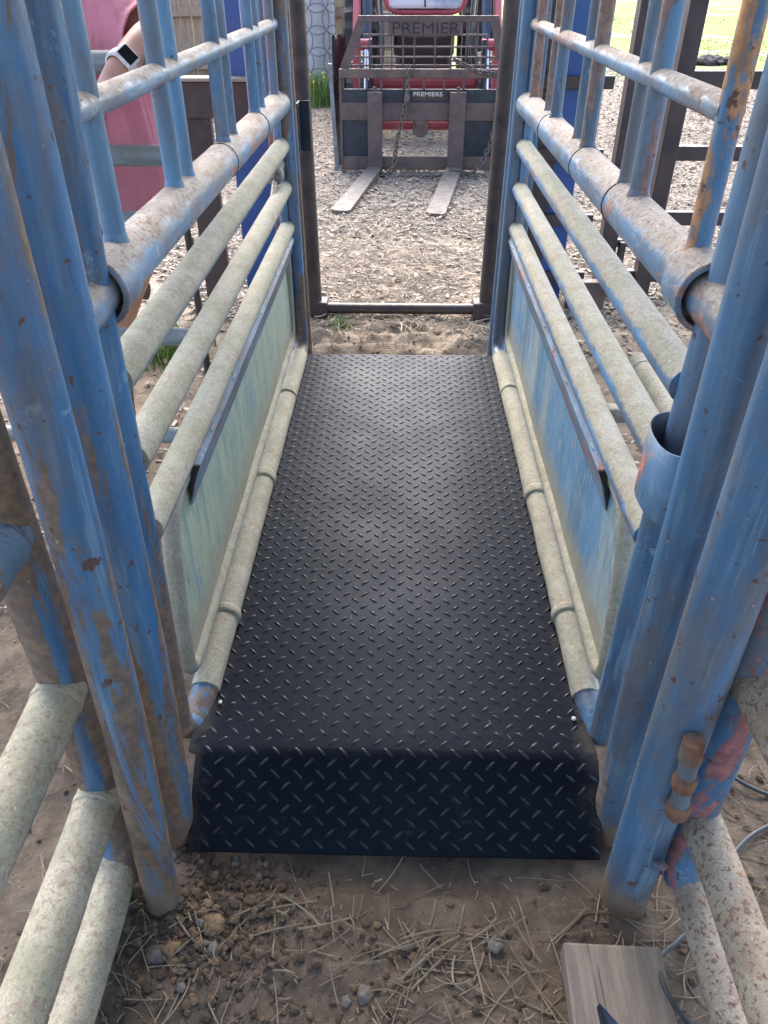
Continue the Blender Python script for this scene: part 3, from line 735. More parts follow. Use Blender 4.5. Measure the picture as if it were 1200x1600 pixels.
# ------------------------------------------------------------------ near corral panels
def panel(s):
    L = s < 0
    pn = thing('corral_panel', 'lichen-covered pipe panel running from the rusty blue post toward the viewer at lower left' if L else 'rust-speckled pipe panel running from the red-patched blue post toward the viewer at lower right', 'corral panel', (.5 * s, .4, 0), group='pipe panels flanking the viewer')
    if L:
        x, y = -.465, .706; mt = M['near_rail']; r = .033
        m = MB(); m.tube([(x, y, 1.75), (x, y, .13), (x + .002, .655, .045)], r, 28, .06, step=.08, wob=.01); m.build('end_post', M['post_l2'], pn)
        m = MB(); m.tube([(x, .700, .115), (x, .66, .062), (x, .60, .050), (x, -1.3, .05)], r * .98, 28, .05, step=.08, wob=.025); m.build('bottom_rail', mt, pn)
        for (z, rr, m_) in ((.232, .034, mt), (.475, .034, mt), (.745, .034, M['bar_r']), (1.05, .03, mt), (1.40, .03, mt)):
            m = MB(); m.tube([(x, .70, z + .006), (x, .62, z), (x, -1.3, z)], rr, 28, step=.08, wob=.025)
            m.collar((x, .672, z + .003), (0, 1, 0), rr, .014, .0022); m.build('rail', m_, pn)
        m = MB(); m.tube([(x, -1.3, .03), (x, -1.3, 1.75)], r, 24); m.build('end_post', M['post_l2'], pn)
        m = MB(); m.tube([(x, .70, 1.75), (x, -1.3, 1.75)], r, 24); m.build('rail', mt, pn)
    else:
        x, y = .465, .684; mt = M['near_rail_r']; r = .0345
        m = MB(); m.tube([(.457, y, 1.75), (.461, y, .60), (.465, y, .20), (.470, .64, .112)], r, 30, .06, step=.08, wob=.01)
        m.build('end_post', M['red_post'], pn)
        m = MB(); m.tube([(.467, .670, .165), (.473, .635, .116), (.475, .57, .108), (.476, -1.3, .108)], r * .84, 28, .04, step=.08, wob=.03); m.build('bottom_rail', M['near_rail_r'], pn)
        for (z, rr) in ((.236, .0315), (.543, .036), (.86, .032), (1.2, .032)):
            m = MB(); m.tube([(.468, .68, z + .004), (.475, .56, z), (.476, -1.3, z)], rr, 28, step=.08, wob=.03)
            m.build('rail', mt, pn)
        m = MB(); m.tube([(.470, -1.3, -.02), (.470, -1.3, 1.75)], r, 24); m.build('end_post', M['red_post'], pn)
        m = MB(); m.tube([(.457, .68, 1.75), (.470, -1.3, 1.75)], .032, 24); m.build('rail', mt, pn)
M['red_post'] = paint('red_patched_blue_paint', (.055, .17, .32), (.18, .30, .36), (1, 1, .35), .95, 0, rusty=(.24, .085, .07), rough=.45, seed=15.4)
M['rust_ring'] = paint('orange_brown_rust', (.16, .13, .10), (.26, .22, .18), (1, 1, .6), 1.2, 0, rusty=(.15, .07, .04), rough=.75, mud=.0, seed=41)
panel(-1); panel(1)
# hinge pin between the right hoop pipe and panel post
hp = thing('hinge_pin', 'short rusty capped hinge pipe between the right hoop pipe and the panel post', 'hinge', (.393, .61, .33))
m = MB(); m.tube([(.394, .612, .345), (.382, .612, .485)], .0125, 22); m.build('pin_barrel', M['bar'], hp)
m = MB(); m.cyl((.3835, .612, .462), (.3805, .612, .500), .0155, .0135); m.build('pin_cap', M['rust_ring'], hp)
for z in (.415, .352): m = MB(); m.collar((.394 - (z - .345) * .0857, .612, z), (0, 0, 1), .0125, .028, .0035); m.build('rusted_ring', M['rust_ring'], hp)

# ------------------------------------------------------------------ dark end frame
df = thing('end_frame', 'dark steel pipe rectangle standing on the ground just past the far edge of the mat', 'pipe frame', (0, 3.12, .08))
m = MB(); m.cyl((-.345, 3.12, .125), (.352, 3.12, .125), .0225, n=24); m.build('bottom_bar', M['dark_pipe'], df)
for s in (-1, 1):
    m = MB(); m.tube([(.372 * s, 3.12, .14), (.372 * s + .012 * s, 3.12, 2.1)], .037, 26); m.build('upright', M['dark_pipe'], df)
    m = MB(); m.box((.362 * s, 3.12, .125), (.105, .08, .075), None, .006); m.build('foot_block', M['dark_sq'], df)
m = MB(); m.cyl((-.40, 3.12, 2.1), (.40, 3.12, 2.1), .035, n=24); m.build('top_bar', M['dark_pipe'], df)

# ------------------------------------------------------------------ wings beside the end frame
wl = thing('gate_wing', 'dark steel frame with royal blue sheet panel left of the dark end frame', 'gate', (-.65, 3.3, 0))
m = MB(); m.box((-.585, 3.33, 1.05), (.21, .018, 1.95), None, .004); m.build('blue_sheet', M['blue_sheet'], wl)
m = MB(); m.box((-.66, 3.28, .895), (.50, .04, .125), None, .003); m.build('beam', M['dark_sq'], wl)
m = MB(); m.box((-.66, 3.28, .966), (.54, .09, .012), None, .002); m.build('beam_cap', M['wood_edge'], wl)
m = MB(); m.box((-.815, 3.31, .48), (.11, .045, .98), None, .004); m.build('post', M['dark_sq'], wl)
m = MB(); m.box((-.46, 3.31, 1.05), (.075, .05, 2.05), None, .004); m.build('post', M['dark_sq'], wl)
wr = thing('gate_wing', 'dark steel frame with royal blue sheet panel right of the dark end frame', 'gate', (.6, 3.3, 0))
m = MB(); m.box((.665, 3.33, .78), (.10, .018, 1.5), None, .004); m.build('blue_sheet', M['blue_sheet'], wr)
m = MB(); m.box((.575, 3.33, .78), (.085, .025, 1.5), None, .004); m.build('post', M['dark_sq'], wr)
m = MB(); m.box((.48, 3.31, 1.0), (.07, .05, 2.0), None, .004); m.build('post', M['dark_sq'], wr)
for z in (.955, .70, .45, .21):
    m = MB(); m.box((.625, 3.30, z), (.36, .025, .045), None, .003); m.build('crossbar', M['dark_sq'], wr)
fe = thing('steel_fence', 'dark brown square tube fence standing in the mulch right of the chute', 'fence', (1.5, 3.38, 0))
for x in (.905, 1.085, 3.3):
    m = MB(); m.box((x, 3.38, .80), (.068, .068, 1.72), None, .004); m.build('post', M['dark_sq'], fe)
for (z, x0, x1, h) in ((.955, .94, 3.3, .062), (.692, 1.12, 3.3, .055), (.435, 1.12, 3.3, .055), (.185, .98, 3.3, .05)):
    m = MB(); m.box(((x0 + x1) / 2, 3.40, z), (x1 - x0, .04, h), None, .003); m.build('rail', M['dark_sq'], fe)
m = MB(); m.box((.97, 3.36, .34), (.14, .03, .03), None, .003); m.box((.96, 3.34, .30), (.025, .04, .10), None, .003); m.build('latch', M['dark_sq'], fe)
m = MB(); m.box((.80, 3.2, .16), (.16, .05, .13), None, .004); m.box((.78, 3.2, .10), (.05, .05, .16), None, .004); base_origin(m.build('steel_bracket', M['fork_rust'], label='rusty angle bracket low beside the dark fence seen between the right rails', cat='bracket'))

# ------------------------------------------------------------------ grey-blue gate beside the person
gt = thing('pipe_gate', 'grey galvanised pipe gate in front of the person in pink, left of the chute', 'gate', (-1.0, 1.75, 0))
for z in (1.145, .972, .836, .56, .28):
    m = MB(); m.tube([(-2.2, 1.75, z), (-.50, 1.75, z)], .0215, 20, step=.15, wob=.01); m.build('gate_rail', M['galv'], gt)
for x in (-2.2, -.488):
    m = MB(); m.cyl((x, 1.75, .04), (x, 1.75, 1.30), .0215 if x < -1 else .008, n=20); m.build('gate_post', M['galv'] if x < -1 else M['dark_pipe'], gt)
m = MB(); m.cyl((-.98, 2.62, .20), (-1.7, 2.75, .20), .022, n=16); m.cyl((-.70, 2.60, .20), (-1.0, 2.62, .20), .022, n=16)
base_origin(m.build('ground_pipe', M['galv'], label='pale blue pipe lying low behind the left chute rails by the grass', cat='pipe'))
m = MB(); m.cyl((-.78, 2.25, .50), (-1.05, 2.30, .52), .028, n=18); m.box((-1.04, 2.32, .25), (.09, .06, .52), None, .01)
base_origin(m.build('rusty_stand', M['fork_rust'], label='rusty short pipe on a grey leg seen between the left chute rails', cat='stand'))

def chain_mesh(pts, step, r, w=.0085, n=6):
    """chain of alternating oval links along a polyline"""
    m = MB(); P = [Vector(p) for p in pts]; d = 0; k = 0
    segs = [(a, b, (b - a).length) for a, b in zip(P, P[1:])]; tot = sum(s_[2] for s_ in segs)
    while d < tot:
        q = d
        for a, b, l in segs:
            if q <= l: break
            q -= l
        c = a.lerp(b, min(1, q / l)); t = (b - a).normalized(); u = t.cross(Vector((.3, .8, .5))).normalized(); v = t.cross(u)
        if k % 2: u, v = v, u
        L = step * .78; loop = []
        for i in range(10):
            an = 2 * math.pi * i / 10; loop.append(c + t * math.cos(an) * L + u * math.sin(an) * w)
        m.tube(loop, r, n, closed=True); d += step; k += 1
    return m
m = chain_mesh([(-.64, 2.32, .62), (-.655, 2.33, .10)], .030, .0032, .009)
base_origin(m.build('chain', M['chain'], label='thin chain hanging straight down beyond the left chute rails', cat='chain'))

# ------------------------------------------------------------------ pallet fork frame
FYY = 6.05
def fx(px): return -.448 + (px - 533) * (1.19 / 260.)            # photo columns measured on the frame, turned into metres
pf = thing('pallet_fork', 'rust-brown pallet fork frame with a trapezoid guard and two tines on the mulch', 'pallet fork', (.15, FYY, .08))
def bar(mb, x0, x1, z0, z1, y=FYY, d=.03, bev=.003): mb.box(((x0 + x1) / 2, y, (z0 + z1) / 2), (abs(x1 - x0), d, abs(z1 - z0)), None, bev)
def ln(mb, p, q, w_, y, d):
    a, b = Vector((p[0], p[1])), Vector((q[0], q[1])); t = (b - a).normalized(); nn = Vector((-t.y, t.x)) * w_ / 2
    mb.prism([tuple(a + nn), tuple(b + nn), tuple(b - nn), tuple(a - nn)], 1, y - d / 2, y + d / 2)
xa, xb, xt0, xt1 = fx(534), fx(791), fx(566), fx(768)
zt, zm = 1.060, .755
m = MB(); ln(m, (xa + .03, zm), (xt0 + .02, zt - .005), .060, FYY, .022); ln(m, (xb - .03, zm), (xt1 - .02, zt - .005), .060, FYY, .022)
bar(m, xt0 - .012, xt1 + .012, zt - .030, zt + .006, FYY - .002, .024); m.build('guard_border', M['fork'], pf)
m = MB()
for px in (565, 580, 598, 613, 630, 647, 678, 703, 725, 741, 756):
    x = fx(px); top = zt - .03
    if px < 575 or px > 750: top = zm + .19
    bar(m, x - .0055, x + .0055, zm, top, FYY + .004, .012, .001)
for z, e in ((.955, .16), (.885, .12), (.825, .08), (.775, .05)):
    bar(m, xa + e - .0, xb - e + .0, z - .0055, z + .0055, FYY + .0015, .012, .001)
m.build('guard_mesh', M['fork'], pf)
m = MB(); bar(m, fx(608), fx(718), .955, zt - .028, FYY - .006, .010, .001); np_ = m.build('name_plate', M['fork'], pf)
def text(s_, size, loc, mat, parent, name, w_=None, ext=.002, bold=0.):
    cu = bpy.data.curves.new(name, 'FONT'); cu.body = s_; cu.size = size; cu.extrude = ext; cu.align_x = 'CENTER'; cu.align_y = 'CENTER'; cu.offset = bold
    o = bpy.data.objects.new(name, cu); COL.objects.link(o)
    dg = bpy.context.evaluated_depsgraph_get(); me = bpy.data.meshes.new_from_object(o.evaluated_get(dg)); bpy.data.objects.remove(o)
    a = np.empty(len(me.vertices) * 3); me.vertices.foreach_get('co', a); a = a.reshape(-1, 3)
    if w_: a[:, 0] *= w_ / (a[:, 0].max() - a[:, 0].min())
    a = np.stack([a[:, 0], -a[:, 2], a[:, 1]], 1) + np.array(loc) - np.array(wloc(parent)); me.vertices.foreach_set('co', a.ravel()); me.update()
    me.materials.clear(); me.materials.append(mat)
    o = bpy.data.objects.new(name, me); COL.objects.link(o); o.parent = parent; return o
text('PREMIER', .092, (fx(663), FYY - .0125, .991), M['letter_d'], pf, 'lettering', .455, .001, 0)
m = MB(); bar(m, xa - .004, xb + .004, .700, .757, FYY - .01, .06, .006); m.build('top_beam', M['fork_rust'], pf)
m = MB()
for px in (538, 575, 597, 632, 663, 694, 724, 757, 787): bar(m, fx(px) - .008, fx(px) + .008, .630, .702, FYY, .02, .001)
m.build('guard_pickets', M['fork'], pf)
m = MB(); bar(m, xa, xb, .548, .632, FYY - .004, .03); m.build('upper_plate', M['fork_dark'], pf)
m = MB(); bar(m, fx(645), fx(695), .563, .622, FYY - .021, .004, .001); dc = m.build('decal', M['decal'], pf)
text('PREMIERS', .038, (fx(669), FYY - .0245, .601), M['letter_w'], pf, 'lettering', .205, .0005, .0004)
m = MB(); bar(m, xa + .005, xb - .005, .435, .550, FYY - .012, .04); m.build('middle_plate', M['fork'], pf)
m = MB(); m.cyl((fx(659), FYY - .03, .455), (fx(659), FYY + .02, .455), .048, n=20); bar(m, fx(647), fx(671), .34, .455, FYY + .012, .03)
m.cyl((fx(659), FYY - .005, .375), (fx(659), FYY + .02, .375), .055, n=20); m.build('pivot_bracket', M['fork_rust'], pf)
for (a, b) in ((534, 578), (727, 789)):
    m = MB(); bar(m, fx(a) + .004, fx(b), .195, .436, FYY + .006, .012); m.build('corner_plate', M['fork_dark'], pf)
m = MB(); bar(m, xa + .012, xb - .012, .105, .197, FYY, .04, .004); m.build('bottom_beam', M['fork_rust'], pf)
for px in (534, 790): m = MB(); bar(m, fx(px) - .008, fx(px) + .008, .085, .75, FYY + .004, .05, .002); m.build('end_plate', M['fork'], pf)
for (a, b, tip) in ((576, 599, ((-.435, 4.86), (-.315, 4.84))), (703, 728, ((.150, 4.80), (.268, 4.775)))):
    x0, x1 = fx(a), fx(b)
    sh = MB(); bar(sh, x0, x1, .075, .618, FYY - .05, .035, .004); sh.cyl(((x0 + x1) / 2, FYY - .05, .60), ((x0 + x1) / 2, FYY - .05, .650), .014, n=12)
    t_ = sh.build('tine_shank', M['fork'], pf)
    q = MB(); zb = .088
    pts = [(x0, FYY - .045), (x1, FYY - .045), (tip[1][0], tip[1][1] + .0), (tip[1][0] - .02, tip[1][1] - .03), (tip[0][0] + .02, tip[0][1] - .03), (tip[0][0], tip[0][1])]
    v = [(x, y, zb + .038 + (.010 if i < 2 else -.016)) for i, (x, y) in enumerate(pts)] + [(x, y, zb) for (x, y) in pts]
    q.add(v, [(0, 1, 2, 3, 4, 5), (11, 10, 9, 8, 7, 6)] + [(i, i + 6, (i + 1) % 6 + 6, (i + 1) % 6) for i in range(6)])
    q.build('tine', M['tine'], pf)
def fz(py): return 1.06 - (py - 25) * .0040
m = chain_mesh([(fx(638), FYY - .055, fz(100)), (fx(637), FYY - .06, fz(140)), (fx(631), FYY - .09, fz(170)), (fx(622), FYY - .11, fz(215)), (fx(617), FYY - .14, fz(255)), (fx(606), FYY - .16, .10), (fx(570), FYY - .12, .092), (fx(556), FYY - .10, .11)], .030, .0055, .0135)
m.sphere((fx(637), FYY - .075, fz(145)), .028, (.7, .5, 1.5)); m.tube([(fx(637), FYY - .06, fz(100)), (fx(640), FYY - .06, fz(112)), (fx(635), FYY - .065, fz(125))], .006, 8)
base_origin(m.build('chain', M['chain'], label='long hooked chain hanging over the middle of the pallet fork guard', cat='chain'))
m = chain_mesh([(fx(705), FYY - .03, fz(86)), (fx(725), FYY - .04, fz(95)), (fx(742), FYY - .05, fz(104)), (fx(765), FYY - .05, fz(107)), (fx(789), FYY - .06, fz(108)), (fx(787), FYY - .07, fz(130)), (fx(778), FYY - .08, fz(170)), (fx(769), FYY - .10, fz(215)), (fx(758), FYY - .13, fz(245)), (fx(742), FYY - .18, .105), (fx(715), FYY - .2, .14), (fx(690), FYY - .2, .095), (fx(655), FYY - .2, .095), (fx(620), FYY - .19, .093)], .030, .0055, .0135)
m.cyl((fx(705), FYY - .03, fz(86)), (fx(719), FYY - .03, fz(88)), .008, n=8)
base_origin(m.build('chain', M['chain'], label='long chain draped from the right end of the pallet fork down to the tines', cat='chain'))

# ------------------------------------------------------------------ tractor behind the forks
tx = .165
tr = thing('tractor', 'red tractor with black front grille and blue-black loader cylinders behind the pallet fork', 'tractor', (tx, 8.2, .08))
def tb(name, mat, c, d, bev=.01, rot=None, parent=None):
    m = MB(); m.box((tx + c[0], c[1], c[2]), d, rot, bev); return m.build(name, mat, parent or tr)
tb('hood', M['red'], (0, 8.05, 1.32), (.62, 1.55, .62), .10)
tb('front_grille', M['black'], (0, 7.24, .88), (.50, .10, .28), .03)
m = MB()
m.tube([(tx - .32, 7.20, 1.45), (tx - .32, 7.17, 1.10), (tx - .26, 7.16, 1.045), (tx + .26, 7.16, 1.045), (tx + .32, 7.17, 1.10), (tx + .32, 7.20, 1.45)], .014, 12, .05); m.build('headlight_surround', M['red'], tr)
m = MB(); m.box((tx, 7.19, 1.22), (.57, .06, .31), None, .028); hl = m.build('headlight', M['lens'], tr)
tb('grille_divider', M['black'], (0, 7.157, 1.22), (.012, .01, .28), .002)
m = MB()
for k, z in enumerate((.93, .89)): m.tube([(tx - .27, 7.10, z + .05), (tx - .18, 7.02, z), (tx + .18, 7.02, z), (tx + .27, 7.10, z + .05)], .008 if k else .011, 8, .10)
m.build('bumper_hoop', M['hose'], tr)
tb('radiator_shroud', M['black'], (0, 7.36, .74), (.46, .20, .30), .03)
tb('front_axle', M['black'], (0, 7.50, .46), (.95, .14, .14), .02)
tb('loader_crossbar', M['red'], (-.02, 6.22, .655), (.78, .09, .085), .03)
tb('loader_lower_bar', M['red'], (-.03, 6.20, .405), (.72, .05, .11), .01)
m = MB(); m.cyl((tx - .37, 6.16, .385), (tx + .40, 6.16, .385), .028, n=16); m.build('loader_lower_bar', M['red'], tr)
for s in (-1, 1):
    x = tx + .455 * s
    m = MB()
    pr = [(6.20, .30), (6.30, .30), (6.48, .85), (6.85, 1.28), (7.6, 1.55), (8.3, 1.45), (8.3, 1.58), (7.55, 1.70), (6.75, 1.42), (6.32, .92)]
    m.prism(pr, 0, x + .055 * s - .022, x + .055 * s + .022); m.build('loader_arm', M['red'], tr)
    m = MB(); m.prism([(6.10, .25), (6.22, .25), (6.26, .9), (6.16, .92)], 0, x - .055 * s - .012, x - .055 * s + .012); m.build('coupler_link', M['steelblue'], tr)
    m = MB(); m.cyl((x - .02 * s, 6.34, .86), (x - .02 * s, 6.85, 1.55), .042, n=18); cy_ = m.build('hydraulic_cylinder', M['steelblue'], tr)
    m = MB(); m.cyl((x - .02 * s, 6.16, .45), (x - .02 * s, 6.34, .86), .021, n=14); m.build('piston_rod', M['chrome'], cy_)
    m = MB(); m.cyl((x - .06 * s, 6.34, .88), (x + .09 * s, 6.34, .88), .038, n=16); m.build('pivot_boss', M['red'], tr)
    m = MB(); m.tube([(x - .08 * s, 6.28, .52), (x - .12 * s, 6.4, .95), (x - .07 * s, 6.8, 1.30), (x - .05 * s, 7.3, 1.6)], .012, 8, .15); m.tube([(x - .10 * s, 6.28, .52), (x - .15 * s, 6.38, .85), (x - .10 * s, 6.8, 1.35), (x - .05 * s, 7.3, 1.63)], .011, 8, .15)
    m.build('hydraulic_hose', M['black'], tr)
    def wheel(cx, cy, r, wd, name):
        wm = MB(); n = 48; prof = [(-.5, .62), (-.5, .86), (-.42, .97), (-.2, 1), (.2, 1), (.42, .97), (.5, .86), (.5, .62)]; vs = []
        for k in range(n):
            a = 2 * math.pi * k / n; lug = 1 + (.035 if k % 2 else 0)
            for (u, q) in prof: rr = r * q * (lug if q > .95 else 1); vs.append((cx + u * wd, cy + rr * math.cos(a), r + .08 + rr * math.sin(a)))
        mm = len(prof); wm.add(vs, [(k * mm + i, k * mm + (i + 1) % mm, ((k + 1) % n) * mm + (i + 1) % mm, ((k + 1) % n) * mm + i) for k in range(n) for i in range(mm)], False)
        wo = wm.build(name, M['tyre'], tr)
        wm = MB(); wm.cyl((cx - wd * .3, cy, r + .08), (cx + wd * .3, cy, r + .08), r * .62, n=28); wm.cyl((cx - wd * .42, cy, r + .08), (cx + wd * .42, cy, r + .08), r * .2, n=16)
        wm.build('rim', M['white'], wo)
    wheel(tx + .56 * s, 7.6, .33, .22, 'front_wheel')
    wheel(tx + .60 * s, 9.3, .56, .36, 'rear_wheel')
    m = MB(); m.prism([(8.6, 1.15), (8.75, 1.42), (9.3, 1.5), (9.8, 1.38), (9.85, 1.3), (9.3, 1.42), (8.8, 1.33)], 0, tx + .40 * s, tx + .80 * s); m.build('fender', M['red'], tr)
    m = MB(); m.tube([(tx + .42 * s, 9.6, 1.1), (tx + .42 * s, 9.7, 2.4), (tx, 9.7, 2.45)], .035, 14, .12); m.build('roll_bar', M['black'], tr)
tb('chassis', M['black'], (0, 8.5, .75), (.42, 2.2, .40), .04)
tb('seat', M['black'], (0, 9.2, 1.25), (.46, .46, .12), .04)
tb('seat_back', M['black'], (0, 9.42, 1.50), (.44, .10, .42), .04)
m = MB(); m.tube([(tx + .17 * math.cos(a * .5236), 8.86 + .10 * math.sin(a * .5236), 1.62 + .13 * math.sin(a * .5236)) for a in range(12)], .014, 8, closed=True); m.cyl((tx, 8.7, 1.35), (tx, 8.86, 1.62), .02); m.build('steering_wheel', M['black'], tr)
tb('oil_tank', M['wood_board'], (-.30, 7.15, .92), (.09, .12, .26), .02)
# black tarp bundle left of the forks
m = MB(); bm = bmesh.new(); bmesh.ops.create_grid(bm, x_segments=16, y_segments=26, size=.5)
for v in bm.verts:
    u, t = v.co.x, v.co.y
    x = -.468 + u * .085; z = .08 + (t + .5) * .86; y = 6.32 + .10 * math.sin(u * 3) + .035 * noise.noise(Vector((u * 6, t * 6, 2))) + .05 * t
    v.co = Vector((x, y, z))
bmesh.ops.solidify(bm, geom=bm.faces[:], thickness=.012); m.bm(bm, True)
base_origin(m.build('plastic_sheet', plain('glossy_black_plastic', (.02, .023, .03), .22, 0, .3, 20, .5, .02), label='wrinkled black plastic sheet standing at the left end of the pallet fork', cat='sheet'))
m = MB(); m.prism([(-.505, .06), (-.475, .06), (-.505, .78), (-.53, .78)], 1, 6.10, 6.13)
base_origin(m.build('metal_strip', M['galv'], label='narrow grey metal strip leaning by the left end of the pallet fork', cat='strip'))

# ------------------------------------------------------------------ fence, column, edging
fn = thing('wooden_fence', 'brown cedar board fence across the back left of the yard', 'fence', (-4, 11.0, 0))
x = -9.0; k = 0
while x < -.05:
    wd = .145; m = MB(); hh = 1.9 + rng.uniform(-.01, .01)
    m.box((x + wd / 2, 11.0 + rng.uniform(-.004, .004), .08 + hh / 2), (wd - .005, .02, hh), None, .003)
    m.build('board', M['wood_new'] if x > -.95 else M['wood_fence'], fn); x += wd; k += 1
for z in (.36, .92, 1.6):
    m = MB(); m.box((-4.5, 10.95, z), (9.0, .045, .10), None, .004); m.build('fence_rail', M['wood_fence'], fn)
for xx in (-8.5, -6.2, -4.0, -1.7, -.66):
    m = MB(); m.box((xx, 10.89, .95), (.09, .06, 1.9), None, .004); m.build('fence_post', M['wood_fence'], fn)
m = MB(); m.box((-3.1, 8.6, .11), (3.4, .10, .07), None, .008); base_origin(m.build('timber_edging', M['wood_edge'], label='pale timber edging lying on the mulch in front of the cedar fence', cat='edging'))
cl_ = thing('patterned_column', 'round pale grey column with raised petal pattern in front of the fence', 'column', (-1.00, 10.3, .05))
cx, cy, rc = -.985, 10.3, .19
m = MB(); m.cyl((cx, cy, .05), (cx, cy, 2.0), rc, n=48); m.build('shaft', plain('pale_grey_concrete', (.44, .43, .44), .8, 0, .15, 8), cl_)
m = MB(); a_ = rc * .55 
for j in range(10):
    for i in range(-3, 4):
        zc = .25 + j * .21; th0 = i * .21 / rc
        if zc > 1.75: continue
        loop = []
        for q in range(20):
            t = 2 * math.pi * q / 20; th = th0 + .15 * math.cos(t) / rc; loop.append((cx + (rc + .001) * math.sin(th), cy - (rc + .001) * math.cos(th), zc + .15 * math.sin(t)))
        m.tube(loop, .0055, 5, closed=True)
m.build('petal_relief', plain('grey_relief_line', (.22, .22, .24), .8), cl_)

# ------------------------------------------------------------------ board, bracket and cables in the foreground
m = MB(); m.box((.340, .395, .030), (.152, .345, .040), Matrix.Rotation(R(-1.5), 3, 'Z') @ Matrix.Rotation(R(2), 3, 'X'), .005)
for xx in (.322, .343, .362):
    pass
base_origin(m.build('wood_board', M['wood_board'], label='short weathered board lying in the straw at the lower right corner', cat='board'))
m = MB()
v = [(.302, .474, .078), (.352, .428, .056), (.338, .36, .056), (.300, .36, .11), (.298, .470, .072), (.348, .424, .052), (.334, .356, .052), (.296, .356, .104)]
m.add(v, [(0, 1, 2, 3), (7, 6, 5, 4), (0, 4, 5, 1), (1, 5, 6, 2), (2, 6, 7, 3), (3, 7, 4, 0)])
base_origin(m.build('steel_bracket', M['steelblue'], label='pointed dark blue steel bracket resting on the weathered board', cat='bracket'))
m = MB(); z = .018
m.tube(spline([(.95, .90, z), (.80, .83, z), (.688, .797, z), (.620, .755, z), (.560, .690, z - .004), (.505, .625, z), (.462, .590, z), (.425, .563, z + .004), (.410, .530, .050), (.412, .495, .058), (.432, .468, .045), (.48, .452, z), (.56, .43, z), (.66, .36, z)]), .0040, 12)
base_origin(m.build('cable', M['hose'], label='dark grey cable looping over the corner of the weathered board', cat='cable'))
m = MB(); m.tube(spline([(.56, .98, z), (.60, .935, z), (.649, .904, z + .005), (.714, .864, z), (.90, .80, z)]), .0038, 12)
base_origin(m.build('cable', M['hose'], label='thin dark cable crossing the dirt behind the right panel post', cat='cable'))

# ------------------------------------------------------------------ person in pink
def skin_mesh(name, nodes, edges, mat, parent, sub=2, root=0):
    me = bpy.data.meshes.new(name); off = wloc(parent)
    me.from_pydata([tuple(Vector(n[0]) - off) for n in nodes], edges, []); me.update()
    o = bpy.data.objects.new(name, me); COL.objects.link(o)
    sk = o.modifiers.new('skin', 'SKIN'); sk.use_smooth_shade = True
    for i, n in enumerate(nodes):
        r = n[1] if isinstance(n[1], tuple) else (n[1], n[1]); me.skin_vertices[0].data[i].radius = r; me.skin_vertices[0].data[i].use_root = (i == root)
    ss = o.modifiers.new('sub', 'SUBSURF'); ss.levels = sub; ss.render_levels = sub
    dg = bpy.context.evaluated_depsgraph_get(); m2 = bpy.data.meshes.new_from_object(o.evaluated_get(dg))
    bpy.data.objects.remove(o); m2.materials.clear(); m2.materials.append(mat); m2.name = name
    for p in m2.polygons: p.use_smooth = True
    o = bpy.data.objects.new(name, m2); COL.objects.link(o); o.parent = parent; return o
PX, PY = -.76, 2.02
ps = thing('person', 'person in a loose pink t-shirt with a watch, leaning an arm over the grey gate', 'person', (PX, PY, .03))
N = []; E = []
def nd(p, r): N.append((p, r)); return len(N) - 1
def ch_(ids):
    for a, b in zip(ids, ids[1:]): E.append((a, b))
# body turned toward -x and the camera
pel = nd((PX, PY, .80), (.13, .10)); wa = nd((PX - .01, PY - .01, .95), (.12, .095)); chs = nd((PX - .02, PY - .03, 1.12), (.135, .105)); nk0 = nd((PX - .025, PY - .045, 1.25), (.075, .07)); nk = nd((PX - .04, PY - .07, 1.315), .045)
h1 = nd((PX - .055, PY - .095, 1.37), (.055, .06)); h2 = nd((PX - .06, PY - .10, 1.44), (.07, .082)); h3 = nd((PX - .055, PY - .09, 1.51), (.062, .075)); ch_([pel, wa, chs, nk0, nk, h1, h2, h3])
# her left arm (right in the picture): out, bent, forearm over the top pipe, hand hanging
sh = nd((-.650, 1.97, 1.225), .052); el = nd((-.512, 1.850, 1.184), .041); el2 = nd((-.520, 1.790, 1.184), .038); wr_ = nd((-.562, 1.695, 1.140), .0245); pm = nd((-.586, 1.672, 1.095), (.031, .019)); ch_([nk0, sh, el, el2, wr_, pm])
for (dx, dy, L, r) in ((-.010, -.018, .075, .0088), (-.018, -.006, .082, .0092), (-.022, .008, .078, .0088), (-.020, .021, .062, .0078)):
    b = (-.594 + dx * .8, 1.667 + dy, 1.064); f1 = nd(b, r * 1.1); f2 = nd((b[0] - .016, b[1] - .002, b[2] - L * .45), r); f3 = nd((b[0] - .006, b[1] + .006, b[2] - L * .95), r * .85); ch_([pm, f1, f2, f3])
t1 = nd((-.606, 1.642, 1.085), .0105); t2 = nd((-.622, 1.628, 1.055), .0095); t3 = nd((-.626, 1.626, 1.025), .0085); ch_([pm, t1, t2, t3])
